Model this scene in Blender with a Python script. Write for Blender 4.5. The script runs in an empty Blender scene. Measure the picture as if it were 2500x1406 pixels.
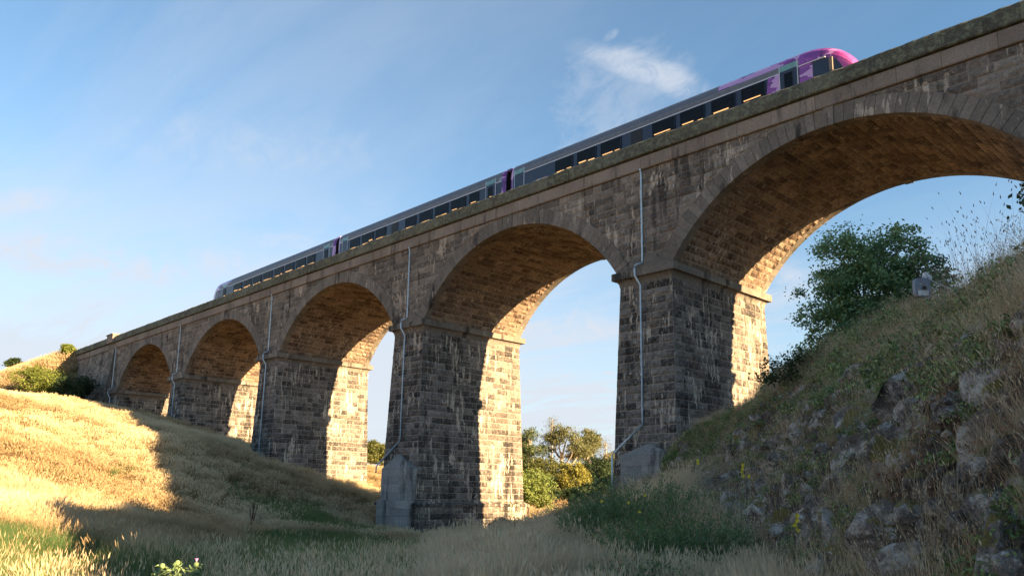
import bpy, math, random
import numpy as np
from mathutils import Vector, Matrix
R = math.radians
rng = np.random.default_rng(7)
random.seed(7)
scene = bpy.context.scene
COL = scene.collection

# ------------------------------------------------------------------ camera, sky, sun
# world axes: X runs along the viaduct, Y away from the viewer across it, Z up (camera eye 1.7 m above its ground)
EYE = np.array([26.317, -35.405, 1.7])
YAW, PITCH, ROLL, FPX, CYPX = 0.76391, 0.18709, 0.01717, 1954.72, 831.31
c_right = np.array([math.sin(YAW), math.cos(YAW), 0.0])
c_fwdh = np.array([-math.cos(YAW), math.sin(YAW), 0.0])
c_fwd = c_fwdh*math.cos(PITCH) + np.array([0, 0, 1.0])*math.sin(PITCH)
c_up = -c_fwdh*math.sin(PITCH) + np.array([0, 0, 1.0])*math.cos(PITCH)
ri = c_right*math.cos(ROLL) + c_up*math.sin(ROLL)
ui = -c_right*math.sin(ROLL) + c_up*math.cos(ROLL)
cam = bpy.data.cameras.new('camera')
cam.sensor_width = 36.0
cam.lens = FPX/2500*36
cam.shift_y = (CYPX-703)/2500
cam.clip_start = 0.1
cam.clip_end = 8000
camo = bpy.data.objects.new('camera', cam)
m = Matrix(((ri[0], ui[0], -c_fwd[0], EYE[0]), (ri[1], ui[1], -c_fwd[1], EYE[1]), (ri[2], ui[2], -c_fwd[2], EYE[2]), (0, 0, 0, 1)))
camo.matrix_world = m
COL.objects.link(camo)
scene.camera = camo

def place(px, py_or_none, d, z=None):
    """point at horizontal distance d in front of the eye, in the direction of photo column px"""
    b = (1201 - CYPX)
    a = px-1250
    u = a*math.cos(ROLL) + b*math.sin(ROLL); v = -a*math.sin(ROLL) + b*math.cos(ROLL)
    ray = c_right*u/FPX - c_up*v/FPX + c_fwd
    l = d/(ray @ c_fwdh)
    return EYE[0]+ray[0]*l, EYE[1]+ray[1]*l
def pixz(px, py, d):
    a = px-1250; b = py-CYPX
    u = a*math.cos(ROLL) + b*math.sin(ROLL); v = -a*math.sin(ROLL) + b*math.cos(ROLL)
    ray = c_right*u/FPX - c_up*v/FPX + c_fwd
    l = d/(ray @ c_fwdh)
    return EYE + ray*l
def topix(P):
    D = np.asarray(P) - EYE
    x = D @ c_right; y = D @ c_fwd; q = D @ c_up
    u = FPX*x/y; v = -FPX*q/y
    return 1250+u*math.cos(ROLL)-v*math.sin(ROLL), CYPX+u*math.sin(ROLL)+v*math.cos(ROLL), y

TO_SUN = Vector((1.0, 0.245, 0.305)).normalized()
SUN_EL = math.asin(TO_SUN.z)
SUN_AZ = math.atan2(TO_SUN.x, TO_SUN.y)
sun = bpy.data.lights.new('sun', 'SUN')
sun.energy = 5.0
sun.angle = R(0.55)
sun.color = (1.0, 0.68, 0.36)
suno = bpy.data.objects.new('sun', sun)
suno.rotation_euler = TO_SUN.to_track_quat('Z', 'Y').to_euler()
COL.objects.link(suno)

scene.view_settings.view_transform = 'Standard'
scene.view_settings.look = 'None'
scene.view_settings.gamma = 1
scene.view_settings.use_curve_mapping = False
scene.view_settings.exposure = 2.45

class NT:
    """tiny node-tree writer"""
    def __init__(s, nt):
        s.nt = nt
    def n(s, typ, **kw):
        nd = s.nt.nodes.new(typ)
        for k, v in kw.items():
            setattr(nd, k, v)
        return nd
    def set(s, sock, v):
        if isinstance(v, bpy.types.NodeSocket):
            s.nt.links.new(v, sock)
        elif isinstance(v, bpy.types.Node):
            s.nt.links.new(v.outputs[0], sock)
        else:
            if isinstance(v, (tuple, list)) and len(v) == 3 and len(sock.default_value) == 4:
                v = (*v, 1)
            sock.default_value = v
    def math(s, op, a, b=0.0, c=0.0, clamp=False):
        nd = s.n('ShaderNodeMath', operation=op, use_clamp=clamp)
        s.set(nd.inputs[0], a); s.set(nd.inputs[1], b)
        if op in ('MULTIPLY_ADD', 'SMOOTH_MIN'): s.set(nd.inputs[2], c)
        return nd.outputs[0]
    def vmath(s, op, a, b=(0, 0, 0)):
        nd = s.n('ShaderNodeVectorMath', operation=op)
        s.set(nd.inputs[0], a); s.set(nd.inputs[1], b)
        return nd.outputs['Value'] if op in ('DOT_PRODUCT', 'LENGTH', 'DISTANCE') else nd.outputs[0]
    def mix(s, f, a, b, blend='MIX'):
        nd = s.n('ShaderNodeMix', data_type='RGBA', blend_type=blend)
        s.set(nd.inputs[0], f); s.set(nd.inputs[6], a); s.set(nd.inputs[7], b)
        return nd.outputs[2]
    def ramp(s, f, lo, hi, a=0.0, b=1.0, smooth=True):
        nd = s.n('ShaderNodeMapRange', interpolation_type='SMOOTHSTEP' if smooth else 'LINEAR')
        s.set(nd.inputs[0], f)
        for i, v in zip((1, 2, 3, 4), (lo, hi, a, b)): nd.inputs[i].default_value = v
        return nd.outputs[0]
    def noise(s, vec, scale=1.0, detail=4.0, rough=0.55, dist=0.0):
        nd = s.n('ShaderNodeTexNoise')
        s.set(nd.inputs['Vector'], vec)
        nd.inputs['Scale'].default_value = scale; nd.inputs['Detail'].default_value = detail
        nd.inputs['Roughness'].default_value = rough; nd.inputs['Distortion'].default_value = dist
        return nd.outputs[0]
    def vor(s, vec, scale, feature='F1', out='Distance'):
        nd = s.n('ShaderNodeTexVoronoi', feature=feature)
        s.set(nd.inputs['Vector'], vec); nd.inputs['Scale'].default_value = scale
        return nd.outputs[out]
    def scale(s, vec, k):
        return s.vmath('MULTIPLY', vec, k)
    def sep(s, vec):
        nd = s.n('ShaderNodeSeparateXYZ'); s.set(nd.inputs[0], vec); return nd.outputs
    def attr(s, name, typ='GEOMETRY'):
        nd = s.n('ShaderNodeAttribute', attribute_type=typ, attribute_name=name)
        return nd.outputs['Fac']
    def pos(s):
        return s.n('ShaderNodeNewGeometry').outputs['Position']
    def bump(s, h, strength=0.5, dist=0.05):
        nd = s.n('ShaderNodeBump'); s.set(nd.inputs['Height'], h)
        nd.inputs['Strength'].default_value = strength; nd.inputs['Distance'].default_value = dist
        return nd.outputs[0]

world = bpy.data.worlds.new('World')
scene.world = world
world.use_nodes = True
w = NT(world.node_tree)
bg = world.node_tree.nodes['Background']
sky = w.n('ShaderNodeTexSky', sky_type='NISHITA', sun_disc=False)
sky.sun_elevation = SUN_EL
sky.sun_rotation = SUN_AZ
sky.altitude = 400; sky.air_density = 1.0; sky.dust_density = 0.6; sky.ozone_density = 2.0
dirv = w.n('ShaderNodeTexCoord').outputs['Generated']
sx, sy, sz = w.sep(dirv)[:3]
zc = w.math('MAXIMUM', sz, 0.03)
zc = w.math('ADD', zc, 0.06)
px_ = w.math('DIVIDE', sx, zc); py_ = w.math('DIVIDE', sy, zc)
cmb = w.n('ShaderNodeCombineXYZ'); w.set(cmb.inputs[0], px_); w.set(cmb.inputs[1], py_); cmb.inputs[2].default_value = 3.3
plane = cmb.outputs[0]
# long thin streaks of high cloud, drawn out across the view
rot = w.n('ShaderNodeMapping'); rot.inputs['Rotation'].default_value = (0, 0, R(-62)); rot.inputs['Scale'].default_value = (0.30, 1.2, 1)
w.set(rot.inputs['Vector'], plane)
st = w.noise(rot.outputs[0], 1.3, 9, 0.66, 0.9)
streak = w.ramp(st, 0.38, 0.68)
sh = w.noise(rot.outputs[0], 0.35, 3, 0.5, 0.2)
soft = w.ramp(sh, 0.35, 0.7)
# haze that whitens the sky towards the horizon
hz = w.ramp(sz, 0.0, 0.50, 1.0, 0.0)
hz2 = w.ramp(sz, -0.02, 0.40, 1.0, 0.0)
def cloud_dir(px, py):
    v = pixz(px, py, 1.0) - EYE; v = v/np.linalg.norm(v); return tuple(float(x) for x in v)
leftv = cloud_dir(150, 640)
ld = w.vmath('DOT_PRODUCT', dirv, leftv)
lmask = w.ramp(ld, 0.62, 1.0)
cov = w.math('MULTIPLY', w.math('ADD', w.math('MULTIPLY', streak, 0.20), w.math('MULTIPLY', soft, 0.24)), w.math('ADD', w.math('MULTIPLY', lmask, 0.55), 0.35))
cov = w.math('ADD', cov, w.math('MULTIPLY', hz2, w.math('ADD', w.math('MULTIPLY', streak, 0.45), 0.62)))
cov = w.math('ADD', cov, w.math('MULTIPLY', w.math('MULTIPLY', hz, lmask), 0.42))
# the white wisps (each a feathered patch at its own place in the sky)
wdir = np.array(cloud_dir(1760, 250))-np.array(cloud_dir(1380, 110)); wdir /= np.linalg.norm(wdir)
along = w.vmath('DOT_PRODUCT', dirv, tuple(wdir))
# fibres: the coordinate along the drift is squeezed so the cloud draws out into threads
fib = w.vmath('SUBTRACT', dirv, w.scale(tuple(wdir), w.math('MULTIPLY', along, 0.0)))
side = w.n('ShaderNodeMapping'); side.inputs['Rotation'].default_value = (R(20), R(35), R(25)); side.inputs['Scale'].default_value = (0.55, 1.5, 1.5)
w.set(side.inputs['Vector'], dirv)
wn = w.noise(dirv, 9, 8, 0.62, 0.5)
wf = w.noise(side.outputs[0], 24, 8, 0.7, 0.7)
def wisp(pa, pb, wid, amount, lo=0.40):
    A = np.array(cloud_dir(*pa)); B = np.array(cloud_dir(*pb))
    C_ = (A+B)/2; U = B-A; L = np.linalg.norm(U); U /= L
    N = np.cross(C_, U); N /= np.linalg.norm(N)
    rel = w.vmath('SUBTRACT', dirv, tuple(C_))
    a = w.math('DIVIDE', w.vmath('DOT_PRODUCT', rel, tuple(U)), L/2)
    b = w.math('DIVIDE', w.vmath('DOT_PRODUCT', rel, tuple(N)), wid)
    b = w.math('ADD', b, w.math('MULTIPLY', w.math('SUBTRACT', wn, 0.5), 1.7))
    front = w.vmath('DOT_PRODUCT', dirv, tuple(C_/np.linalg.norm(C_)))
    rr = w.math('ADD', w.math('MULTIPLY', a, a), w.math('MULTIPLY', b, b))
    mk = w.ramp(rr, 0.0, 1.15, 1.0, 0.0)
    mk = w.math('MULTIPLY', mk, w.ramp(w.math('ADD', w.math('MULTIPLY', wn, 0.55), w.math('MULTIPLY', wf, 0.45)), lo, 0.64))
    mk = w.math('MULTIPLY', mk, w.math('GREATER_THAN', front, 0.5))
    return w.math('MULTIPLY', mk, amount)
for args in (((1370, 105), (1830, 265), 0.024, 0.72, 0.33), ((1380, 140), (1800, 300), 0.055, 0.40, 0.36), ((1250, 200), (1700, 380), 0.10, 0.38, 0.33), ((1470, 100), (1512, 72), 0.006, 0.45, 0.38),
             ((610, 585), (780, 590), 0.010, 0.55, 0.38), ((-100, 620), (700, 650), 0.030, 0.62, 0.38), ((-200, 520), (300, 470), 0.014, 0.35, 0.40), ((1150, 800), (1650, 740), 0.035, 0.50, 0.36), ((1700, 760), (2100, 640), 0.030, 0.50, 0.36), ((1250, 960), (1560, 950), 0.006, 0.35, 0.38), ((200, 330), (1000, 380), 0.040, 0.22, 0.38), ((1368, 918), (1395, 918), 0.0016, 0.9, 0.25),
             ((1468, 910), (1505, 910), 0.0022, 0.9, 0.25), ((1440, 1022), (1500, 1030), 0.0022, 0.6, 0.25)):
    cov = w.math('MAXIMUM', cov, wisp(*args)) if args[2] > 0.04 else w.math('ADD', cov, wisp(*args))
cov = w.math('MINIMUM', cov, 0.93)
SKYMUL = 1.0
CLOUD = (2.65, 2.80, 3.10)
deep = w.mix(1.0, sky.outputs[0], (0.72, 0.86, 0.86), 'MULTIPLY')
col = w.mix(cov, deep, CLOUD)
w.set(bg.inputs[0], col)
bg.inputs[1].default_value = 0.052

# ------------------------------------------------------------------ helpers
def obj(name, me, parent=None, mats=(), loc=None):
    o = bpy.data.objects.new(name, me)
    COL.objects.link(o)
    if parent is not None: o.parent = parent
    if loc is not None: o.location = loc
    for mt in mats:
        if me is not None: me.materials.append(mt)
    return o
def empty(name, loc=(0, 0, 0)):
    o = bpy.data.objects.new(name, None); o.empty_display_size = 0.5
    COL.objects.link(o); o.location = loc
    return o
def tag(o, label=None, cat=None, group=None, kind=None):
    if label: o['label'] = label
    if cat: o['category'] = cat
    if group: o['group'] = group
    if kind: o['kind'] = kind
    return o
def np_mesh(name, V, faces, smooth=False, attrs=None, midx=None):
    """faces: list of int arrays (n,k)"""
    me = bpy.data.meshes.new(name)
    V = np.ascontiguousarray(V, dtype=np.float32)
    me.vertices.add(len(V)); me.vertices.foreach_set('co', V.ravel())
    faces = [np.asarray(f, dtype=np.int32) for f in faces if len(f)]
    loops = np.concatenate([f.ravel() for f in faces]) if faces else np.zeros(0, np.int32)
    sizes = np.concatenate([np.full(len(f), f.shape[1], np.int32) for f in faces]) if faces else np.zeros(0, np.int32)
    starts = np.concatenate([[0], np.cumsum(sizes)[:-1]]).astype(np.int32) if len(sizes) else sizes
    me.loops.add(len(loops)); me.loops.foreach_set('vertex_index', loops)
    me.polygons.add(len(sizes)); me.polygons.foreach_set('loop_start', starts)
    try: me.polygons.foreach_set('loop_total', sizes)
    except Exception: pass
    me.polygons.foreach_set('use_smooth', np.full(len(sizes), bool(smooth)))
    if midx is not None: me.polygons.foreach_set('material_index', np.asarray(midx, np.int32))
    for k, a in (attrs or {}).items():
        a = np.asarray(a)
        if a.ndim == 2:
            at = me.attributes.new(k, 'FLOAT_VECTOR', 'POINT'); at.data.foreach_set('vector', a.astype(np.float32).ravel())
        elif a.dtype.kind in 'iu':
            at = me.attributes.new(k, 'INT', 'POINT'); at.data.foreach_set('value', a.astype(np.int32))
        else:
            at = me.attributes.new(k, 'FLOAT', 'POINT'); at.data.foreach_set('value', a.astype(np.float32))
    me.update(calc_edges=True)
    return me
class MB:
    def __init__(s): s.v = []; s.q = []; s.t = []; s.n = 0; s.mq = []; s.mt = []; s.m = 0
    def add(s, V, Q=None, T=None):
        V = np.asarray(V, float); s.v.append(V)
        if Q is not None and len(Q): s.q.append(np.asarray(Q)+s.n); s.mq += [s.m]*len(Q)
        if T is not None and len(T): s.t.append(np.asarray(T)+s.n); s.mt += [s.m]*len(T)
        s.n += len(V)
    def box(s, a, b):
        (x0, y0, z0), (x1, y1, z1) = a, b
        s.hexa([(x0, y0, z0), (x1, y0, z0), (x1, y1, z0), (x0, y1, z0), (x0, y0, z1), (x1, y0, z1), (x1, y1, z1), (x0, y1, z1)])
    def hexa(s, P):
        s.add(P, [(0, 3, 2, 1), (4, 5, 6, 7), (0, 1, 5, 4), (1, 2, 6, 5), (2, 3, 7, 6), (3, 0, 4, 7)])
    def tube(s, pts, rad, sides=6, cap=True):
        pts = np.asarray(pts, float); n = len(pts)
        rad = np.broadcast_to(np.asarray(rad, float), (n,))
        tan = np.gradient(pts, axis=0); tan /= np.linalg.norm(tan, axis=1)[:, None]+1e-9
        ref = np.array([0.31, 0.17, 0.94]) if abs(tan[0][2]) < 0.9 else np.array([1.0, 0.1, 0])
        a = np.cross(tan, ref); a /= np.linalg.norm(a, axis=1)[:, None]+1e-9
        b = np.cross(tan, a)
        th = np.linspace(0, 2*np.pi, sides, endpoint=False)
        V = pts[:, None] + rad[:, None, None]*(np.cos(th)[None, :, None]*a[:, None] + np.sin(th)[None, :, None]*b[:, None])
        Q = []
        for i in range(n-1):
            for j in range(sides):
                k = (j+1) % sides
                Q.append((i*sides+j, i*sides+k, (i+1)*sides+k, (i+1)*sides+j))
        T = []
        V = V.reshape(-1, 3)
        if cap:
            V = np.vstack([V, pts[0], pts[-1]]); c0 = n*sides
            for j in range(sides):
                k = (j+1) % sides
                T.append((c0, k, j)); T.append((c0+1, (n-1)*sides+j, (n-1)*sides+k))
        s.add(V, Q, T)
    def mesh(s, name, smooth=False, attrs=None):
        fs = []; mi = []
        if s.q: fs.append(np.vstack(s.q)); mi += s.mq
        if s.t: fs.append(np.vstack(s.t)); mi += s.mt
        return np_mesh(name, np.vstack(s.v), fs, smooth, attrs, mi)
    def obj(s, name, mats, parent=None, smooth=False):
        if not isinstance(mats, (list, tuple)): mats = [mats]
        return obj(name, s.mesh(name, smooth), parent, mats)

def vnoise(P, seed=0):
    """3-D value noise, P (n,3) -> 0..1"""
    P = np.asarray(P, float); I = np.floor(P).astype(np.int64); F = P-I; F = F*F*(3-2*F)
    def h(ix, iy, iz):
        x = (ix*73856093) ^ (iy*19349663) ^ (iz*83492791) ^ (seed*2654435761)
        x = (x ^ (x >> 13))*1274126177 & 0xffffffff
        x = (x ^ (x >> 16)) & 0xffffffff
        return x/4294967295.0
    r = 0
    for dx in (0, 1):
        for dy in (0, 1):
            for dz in (0, 1):
                wgt = (F[:, 0] if dx else 1-F[:, 0])*(F[:, 1] if dy else 1-F[:, 1])*(F[:, 2] if dz else 1-F[:, 2])
                r = r + wgt*h(I[:, 0]+dx, I[:, 1]+dy, I[:, 2]+dz)
    return r
def fbm(P, oct=4, seed=0):
    P = np.asarray(P, float); r = 0; a = 0.5; t = 0
    for i in range(oct):
        r = r + a*vnoise(P*2**i, seed+i); t += a; a *= 0.5
    return r/t

# ------------------------------------------------------------------ materials
def new_mat(name):
    mt = bpy.data.materials.new(name); mt.use_nodes = True
    t = NT(mt.node_tree)
    return mt, t, mt.node_tree.nodes['Principled BSDF']
def stone(name, c1, c2, white=0.0, dark=0.3, warm=0.0, bump=0.5, lichen=0.0, wlo=0.60, streakz=0.16):
    mt, t, b = new_mat(name)
    P = t.pos(); tone = t.attr('tone')
    n1 = t.noise(P, 0.35, 4, 0.6); n2 = t.noise(P, 6.0, 6, 0.65); n3 = t.noise(P, 30, 4, 0.7)
    f = t.math('ADD', t.math('MULTIPLY', tone, 0.70), t.math('MULTIPLY', t.math('SUBTRACT', n2, 0.46), 2.0), clamp=True)
    c = t.mix(f, c1, c2)
    c = t.mix(t.ramp(n1, 0.35, 0.7), t.mix(0.35, c, tuple(x*0.55 for x in c1)), c)
    if warm:
        c = t.mix(t.math('MULTIPLY', t.ramp(t.noise(P, 0.8, 5, 0.6), 0.52, 0.72), warm), c, (0.27, 0.16, 0.09))
    Pz = t.scale(P, (1.0, 1.0, streakz))
    if dark:
        dn = t.noise(Pz, 0.9, 5, 0.65, 0.3)
        c = t.mix(t.math('MULTIPLY', t.ramp(dn, 0.54, 0.66), dark), c, (0.022, 0.021, 0.022))
    if white:
        wn = t.math('ADD', t.math('MULTIPLY', t.noise(Pz, 3.4, 6, 0.65, 0.35), 0.62), t.math('MULTIPLY', t.noise(t.scale(P, (1, 1, streakz*0.5)), 8.0, 4, 0.6, 0.2), 0.38))
        wb = t.noise(P, 0.45, 3, 0.6)
        wv = t.math('ADD', wn, t.math('MULTIPLY', t.math('SUBTRACT', wb, 0.5), 0.40))
        wv = t.math('ADD', wv, t.math('MULTIPLY', t.math('SUBTRACT', n3, 0.5), 0.06))
        c = t.mix(t.math('MULTIPLY', t.ramp(wv, wlo, wlo+0.055), white), c, (0.66, 0.58, 0.47))
    if lichen:
        ln = t.noise(P, 3.2, 8, 0.75, 0.5)
        c = t.mix(t.math('MULTIPLY', t.ramp(ln, 0.47, 0.60), lichen), c, (0.26, 0.285, 0.19))
        l2 = t.noise(P, 9, 6, 0.8)
        c = t.mix(t.math('MULTIPLY', t.ramp(l2, 0.62, 0.70), lichen), c, (0.42, 0.42, 0.33))
        c = t.mix(t.math('MULTIPLY', t.ramp(l2, 0.42, 0.34), 0.7), c, (0.03, 0.03, 0.022))
    c = t.mix(t.ramp(n3, 0.25, 0.75), t.mix(0.5, c, (0, 0, 0)), c)
    t.set(b.inputs['Base Color'], c)
    b.inputs['Roughness'].default_value = 0.9
    b.inputs['Specular IOR Level'].default_value = 0.25
    h = t.math('ADD', t.math('MULTIPLY', n2, 0.7), t.math('MULTIPLY', n3, 0.3))
    t.set(b.inputs['Normal'], t.bump(h, bump, 0.06))
    return mt
M = {}
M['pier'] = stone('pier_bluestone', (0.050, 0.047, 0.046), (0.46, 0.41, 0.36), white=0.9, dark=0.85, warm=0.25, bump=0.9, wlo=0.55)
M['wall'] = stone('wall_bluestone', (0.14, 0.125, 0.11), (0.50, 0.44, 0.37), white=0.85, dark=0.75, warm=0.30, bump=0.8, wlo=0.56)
M['soffit'] = stone('soffit_bluestone', (0.12, 0.082, 0.062), (0.58, 0.44, 0.32), white=0.7, dark=0.55, warm=0.4, bump=0.8, wlo=0.57, streakz=0.4)
M['ring'] = stone('dressed_ring_stone', (0.20, 0.18, 0.155), (0.37, 0.33, 0.28), white=0.7, dark=0.8, warm=0.25, bump=0.5, wlo=0.585, streakz=0.25)
M['string'] = stone('string_course_stone', (0.29, 0.245, 0.205), (0.44, 0.38, 0.32), white=0.25, dark=0.6, warm=0.35, bump=0.35)
M['parapet'] = stone('parapet_stone', (0.12, 0.12, 0.095), (0.24, 0.24, 0.19), white=0.0, dark=0.2, bump=0.9, lichen=0.85)
M['mortar'] = stone('lime_mortar', (0.55, 0.49, 0.42), (0.70, 0.62, 0.53), white=0.3, dark=0.4, bump=0.3)
M['concrete'] = stone('grey_concrete', (0.34, 0.335, 0.32), (0.62, 0.60, 0.56), white=0.35, dark=0.7, bump=0.6, wlo=0.60)
M['rock'] = stone('basalt_rock', (0.055, 0.05, 0.055), (0.16, 0.14, 0.145), white=0.0, dark=0.3, bump=1.0, lichen=0.55)

def flat_mat(name, col, rough=0.6, metal=0.0, nz=0.15, scale=8, emis=None):
    mt, t, b = new_mat(name)
    n = t.noise(t.pos(), scale, 4, 0.6)
    c = t.mix(t.ramp(n, 0.3, 0.7), tuple(x*(1-nz) for x in col), tuple(min(1, x*(1+nz)) for x in col))
    t.set(b.inputs['Base Color'], c)
    b.inputs['Roughness'].default_value = rough; b.inputs['Metallic'].default_value = metal
    if emis:
        t.set(b.inputs['Emission Color'], emis[0]); b.inputs['Emission Strength'].default_value = emis[1]
    return mt
def leaf_mat(name, c1, c2, c3=None, trans=0.35, inst=False, rough=0.55):
    """leaves and blades: colour drifts with the clump (tint), translucent"""
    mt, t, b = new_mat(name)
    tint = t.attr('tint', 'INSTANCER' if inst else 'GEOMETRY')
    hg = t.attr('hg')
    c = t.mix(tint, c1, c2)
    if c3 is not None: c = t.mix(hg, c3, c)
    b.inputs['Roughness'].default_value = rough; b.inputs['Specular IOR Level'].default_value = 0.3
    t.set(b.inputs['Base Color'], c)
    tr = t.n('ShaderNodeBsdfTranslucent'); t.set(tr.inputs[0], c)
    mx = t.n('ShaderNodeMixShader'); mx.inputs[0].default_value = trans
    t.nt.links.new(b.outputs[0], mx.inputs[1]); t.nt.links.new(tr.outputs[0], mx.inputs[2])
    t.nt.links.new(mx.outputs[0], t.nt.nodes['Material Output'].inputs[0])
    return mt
M['bark'] = flat_mat('bark', (0.13, 0.10, 0.075), 0.95, 0, 0.4, 14)
M['palebark'] = flat_mat('pale_bark', (0.36, 0.30, 0.23), 0.9, 0, 0.3, 8)
M['galv'] = flat_mat('galvanised_pipe', (0.42, 0.55, 0.66), 0.38, 0.35, 0.12, 3)
M['paint_white'] = flat_mat('white_painted_post', (0.62, 0.64, 0.64), 0.6, 0, 0.12, 12)
M['signal_grey'] = flat_mat('grey_enamel', (0.20, 0.23, 0.28), 0.5, 0, 0.1, 10)
M['black'] = flat_mat('matt_black', (0.012, 0.012, 0.014), 0.6)
M['ballast'] = flat_mat('ballast', (0.16, 0.14, 0.12), 1.0, 0, 0.4, 20)
M['steel'] = flat_mat('rail_steel', (0.20, 0.15, 0.12), 0.5, 0.6)

# ------------------------------------------------------------------ terrain
# valley side, hollow and camera knoll: a smooth surface through surveyed points
CP = [(-18, 0, -1.7), (-24, 0, -1.5), (-20, 10, -1.5), (-20, 25, -0.9), (-10, -6, -1.5), (-8, 8, -0.9), (-33, 0, 1.4), (-41, 0, 3.6), (-42, 10, 1.8), (-52, 0, 5.9), (-63, 0, 8.0), (-64, 10, 5.4), (-75, 0, 9.7),
      (-86, 0, 10.9), (-94, 0, 12.4), (-87, 10, 8.5), (-104, -4, 14), (-125, -6, 13.5), (-125, -30, 10), (-160, -10, 14), (-110, -35, 9),
      (26, -35, 0), (26, -46, 0.3), (32, -34, 0.6), (14, -36, -0.1), (20, -26, -0.1), (12, -24, -0.5), (5, -30, -0.1), (16, -50, 1), (4, -44, 1.5), (8, -22, -0.8), (2, -16, -1.2), (-6, -12, -1.6), (-12, -16, -1.1), (-16, -22, 0.2), (-5, -28, 0.5),
      (-22, -28, 2.9), (-30, -16, 3.2), (-30, -24, 4.4), (-38, -8, 4.6), (-44, -22, 8.0), (-50, -12, 7.5), (-60, -24, 9.4), (-60, -12, 9.0), (-75, -18, 10.6), (-85, -10, 11.0), (-70, -50, 10), (-30, -50, 8), (-110, -80, 9), (-20, -80, 6), (30, -80, 3),
      (-45, 22, 2.4), (-30, 30, 0.0), (-60, 30, 3.5), (-90, 40, 5.5), (-60, 80, 0.3), (-20, 60, 0.0), (-120, 80, 3.5), (10, 60, 0), (20, 40, 0.5), (40, 70, 1), (-60, 140, 0.6), (20, 140, 0.6), (-150, 150, 1.5), (80, 140, 2),
      (0, -2, 0.8), (0, 8, 1.2), (6, 4, 4.0), (12, 4, 7.0), (22, 4, 12), (34, 4, 14), (60, 0, 14), (22, 20, 8), (12, 20, 4), (50, 30, 9), (80, 20, 10), (14, -14, 2), (60, -30, 8), (60, -60, 6), (90, -20, 12)]
CP = np.array(CP, float)
def _tps(CP):
    n = len(CP); X = CP[:, :2]/50
    D = np.linalg.norm(X[:, None]-X[None], axis=2); K = np.where(D > 0, D**2*np.log(D+1e-12), 0) + np.eye(n)*0.0008
    Pm = np.hstack([np.ones((n, 1)), X]); A = np.zeros((n+3, n+3)); A[:n, :n] = K; A[:n, n:] = Pm; A[n:, :n] = Pm.T
    return np.linalg.solve(A, np.concatenate([CP[:, 2], [0, 0, 0]]))
TW = _tps(CP)
def base_h(s, t):
    s = np.clip(s, -190, 130); t = np.clip(t, -90, 170)
    Q = np.stack([s, t], -1)/50; X = CP[:, :2]/50
    r = TW[-3] + Q @ TW[-2:]
    for i in range(len(X)):
        d2 = ((Q-X[i])**2).sum(-1)
        r = r + TW[i]*0.5*np.where(d2 > 0, d2*np.log(d2+1e-12), 0)
    return r
# rocky bank on the right: toe and crest lines given by forward distance d from the viewer
_cr = [(2700, 590, 7.5), (2500, 655, 12), (2400, 690, 14.5), (2300, 735, 17.5), (2200, 765, 20.5), (2100, 810, 24), (1950, 860, 29), (1880, 925, 32.5), (1780, 990, 36), (1700, 1030, 39), (1640, 1075, 41.5)]
CR = []
for px, py, d in _cr:
    q = pixz(px, py+22, d); CR.append((d, (q-EYE) @ c_right, q[2]))
CR = np.array(CR)
TOE = np.array([(-12, 3.2, 0.4), (5, 3.3, 0.3), (14, 3.9, -0.1), (25, 5.4, -0.8), (34, 6.6, -0.9), (42, 7.3, 0.2), (46, 8.0, 1.0)])
def bank_h(s, t):
    rel0 = s-EYE[0]; rel1 = t-EYE[1]
    d = rel0*c_fwdh[0]+rel1*c_fwdh[1]; r = rel0*c_right[0]+rel1*c_right[1]
    rc = np.interp(d, CR[:, 0], CR[:, 1]); zc_ = np.interp(d, CR[:, 0], CR[:, 2])
    rt = np.interp(d, TOE[:, 0], TOE[:, 1]); zt = np.interp(d, TOE[:, 0], TOE[:, 2])
    wv = (r-rt)/(rc-rt)
    prof = np.where(wv < 1, zt+(zc_-zt)*np.clip(wv, 0, 1)**0.80, zc_ + 0.10*(r-rc))
    prof = np.minimum(prof, zc_+1.2)
    # hill carries on at the right, its unseen part raised to shade the foreground
    side = np.clip((r-0.68*np.maximum(d, 0)-1.2), 0, 9)*0.75*np.clip((26-d)/12, 0, 1)*np.clip((d-3.0)/4, 0, 1)
    prof = prof + side
    fade = np.clip((47-d)/7, 0, 1); fade = fade*fade*(3-2*fade)
    back = np.clip((d+16)/10, 0, 1)
    return prof, wv, d, r, fade*back
def Hh(s, t, detail=True):
    s = np.atleast_1d(np.asarray(s, float)); t = np.atleast_1d(np.asarray(t, float))
    z = base_h(s, t)
    pf, wv, d, r, fd = bank_h(s, t)
    z = z + fd*np.clip(pf-z, 0, None)*(wv > 0)
    emb = 21.0 - 0.55*np.maximum(0, -t-0.8) - 0.55*np.maximum(0, t-11) - 0.85*np.maximum(0, s+107.4)
    z = np.maximum(z, emb)
    emb2 = 21.0 - 0.60*np.maximum(0, -t-0.8) - 0.6*np.maximum(0, t-11) - 0.9*np.maximum(0, 44-s)
    z = np.maximum(z, emb2)
    if detail:
        P = np.stack([s*0.45, t*0.45, s*0], -1); P2 = np.stack([s*0.09, t*0.09, s*0], -1)
        z = z + (fbm(P, 3, 5)-0.5)*0.30 + (fbm(P2, 2, 9)-0.5)*0.6*np.clip(np.hypot(s-EYE[0], t-EYE[1])/40, 0, 1)*(np.abs(t-4) > 7)
        z = z + np.where((wv > 0.02) & (wv < 1.1) & (fd > 0), (fbm(P*3.2, 3, 15)-0.5)*0.9*fd, 0)
    return z

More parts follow.
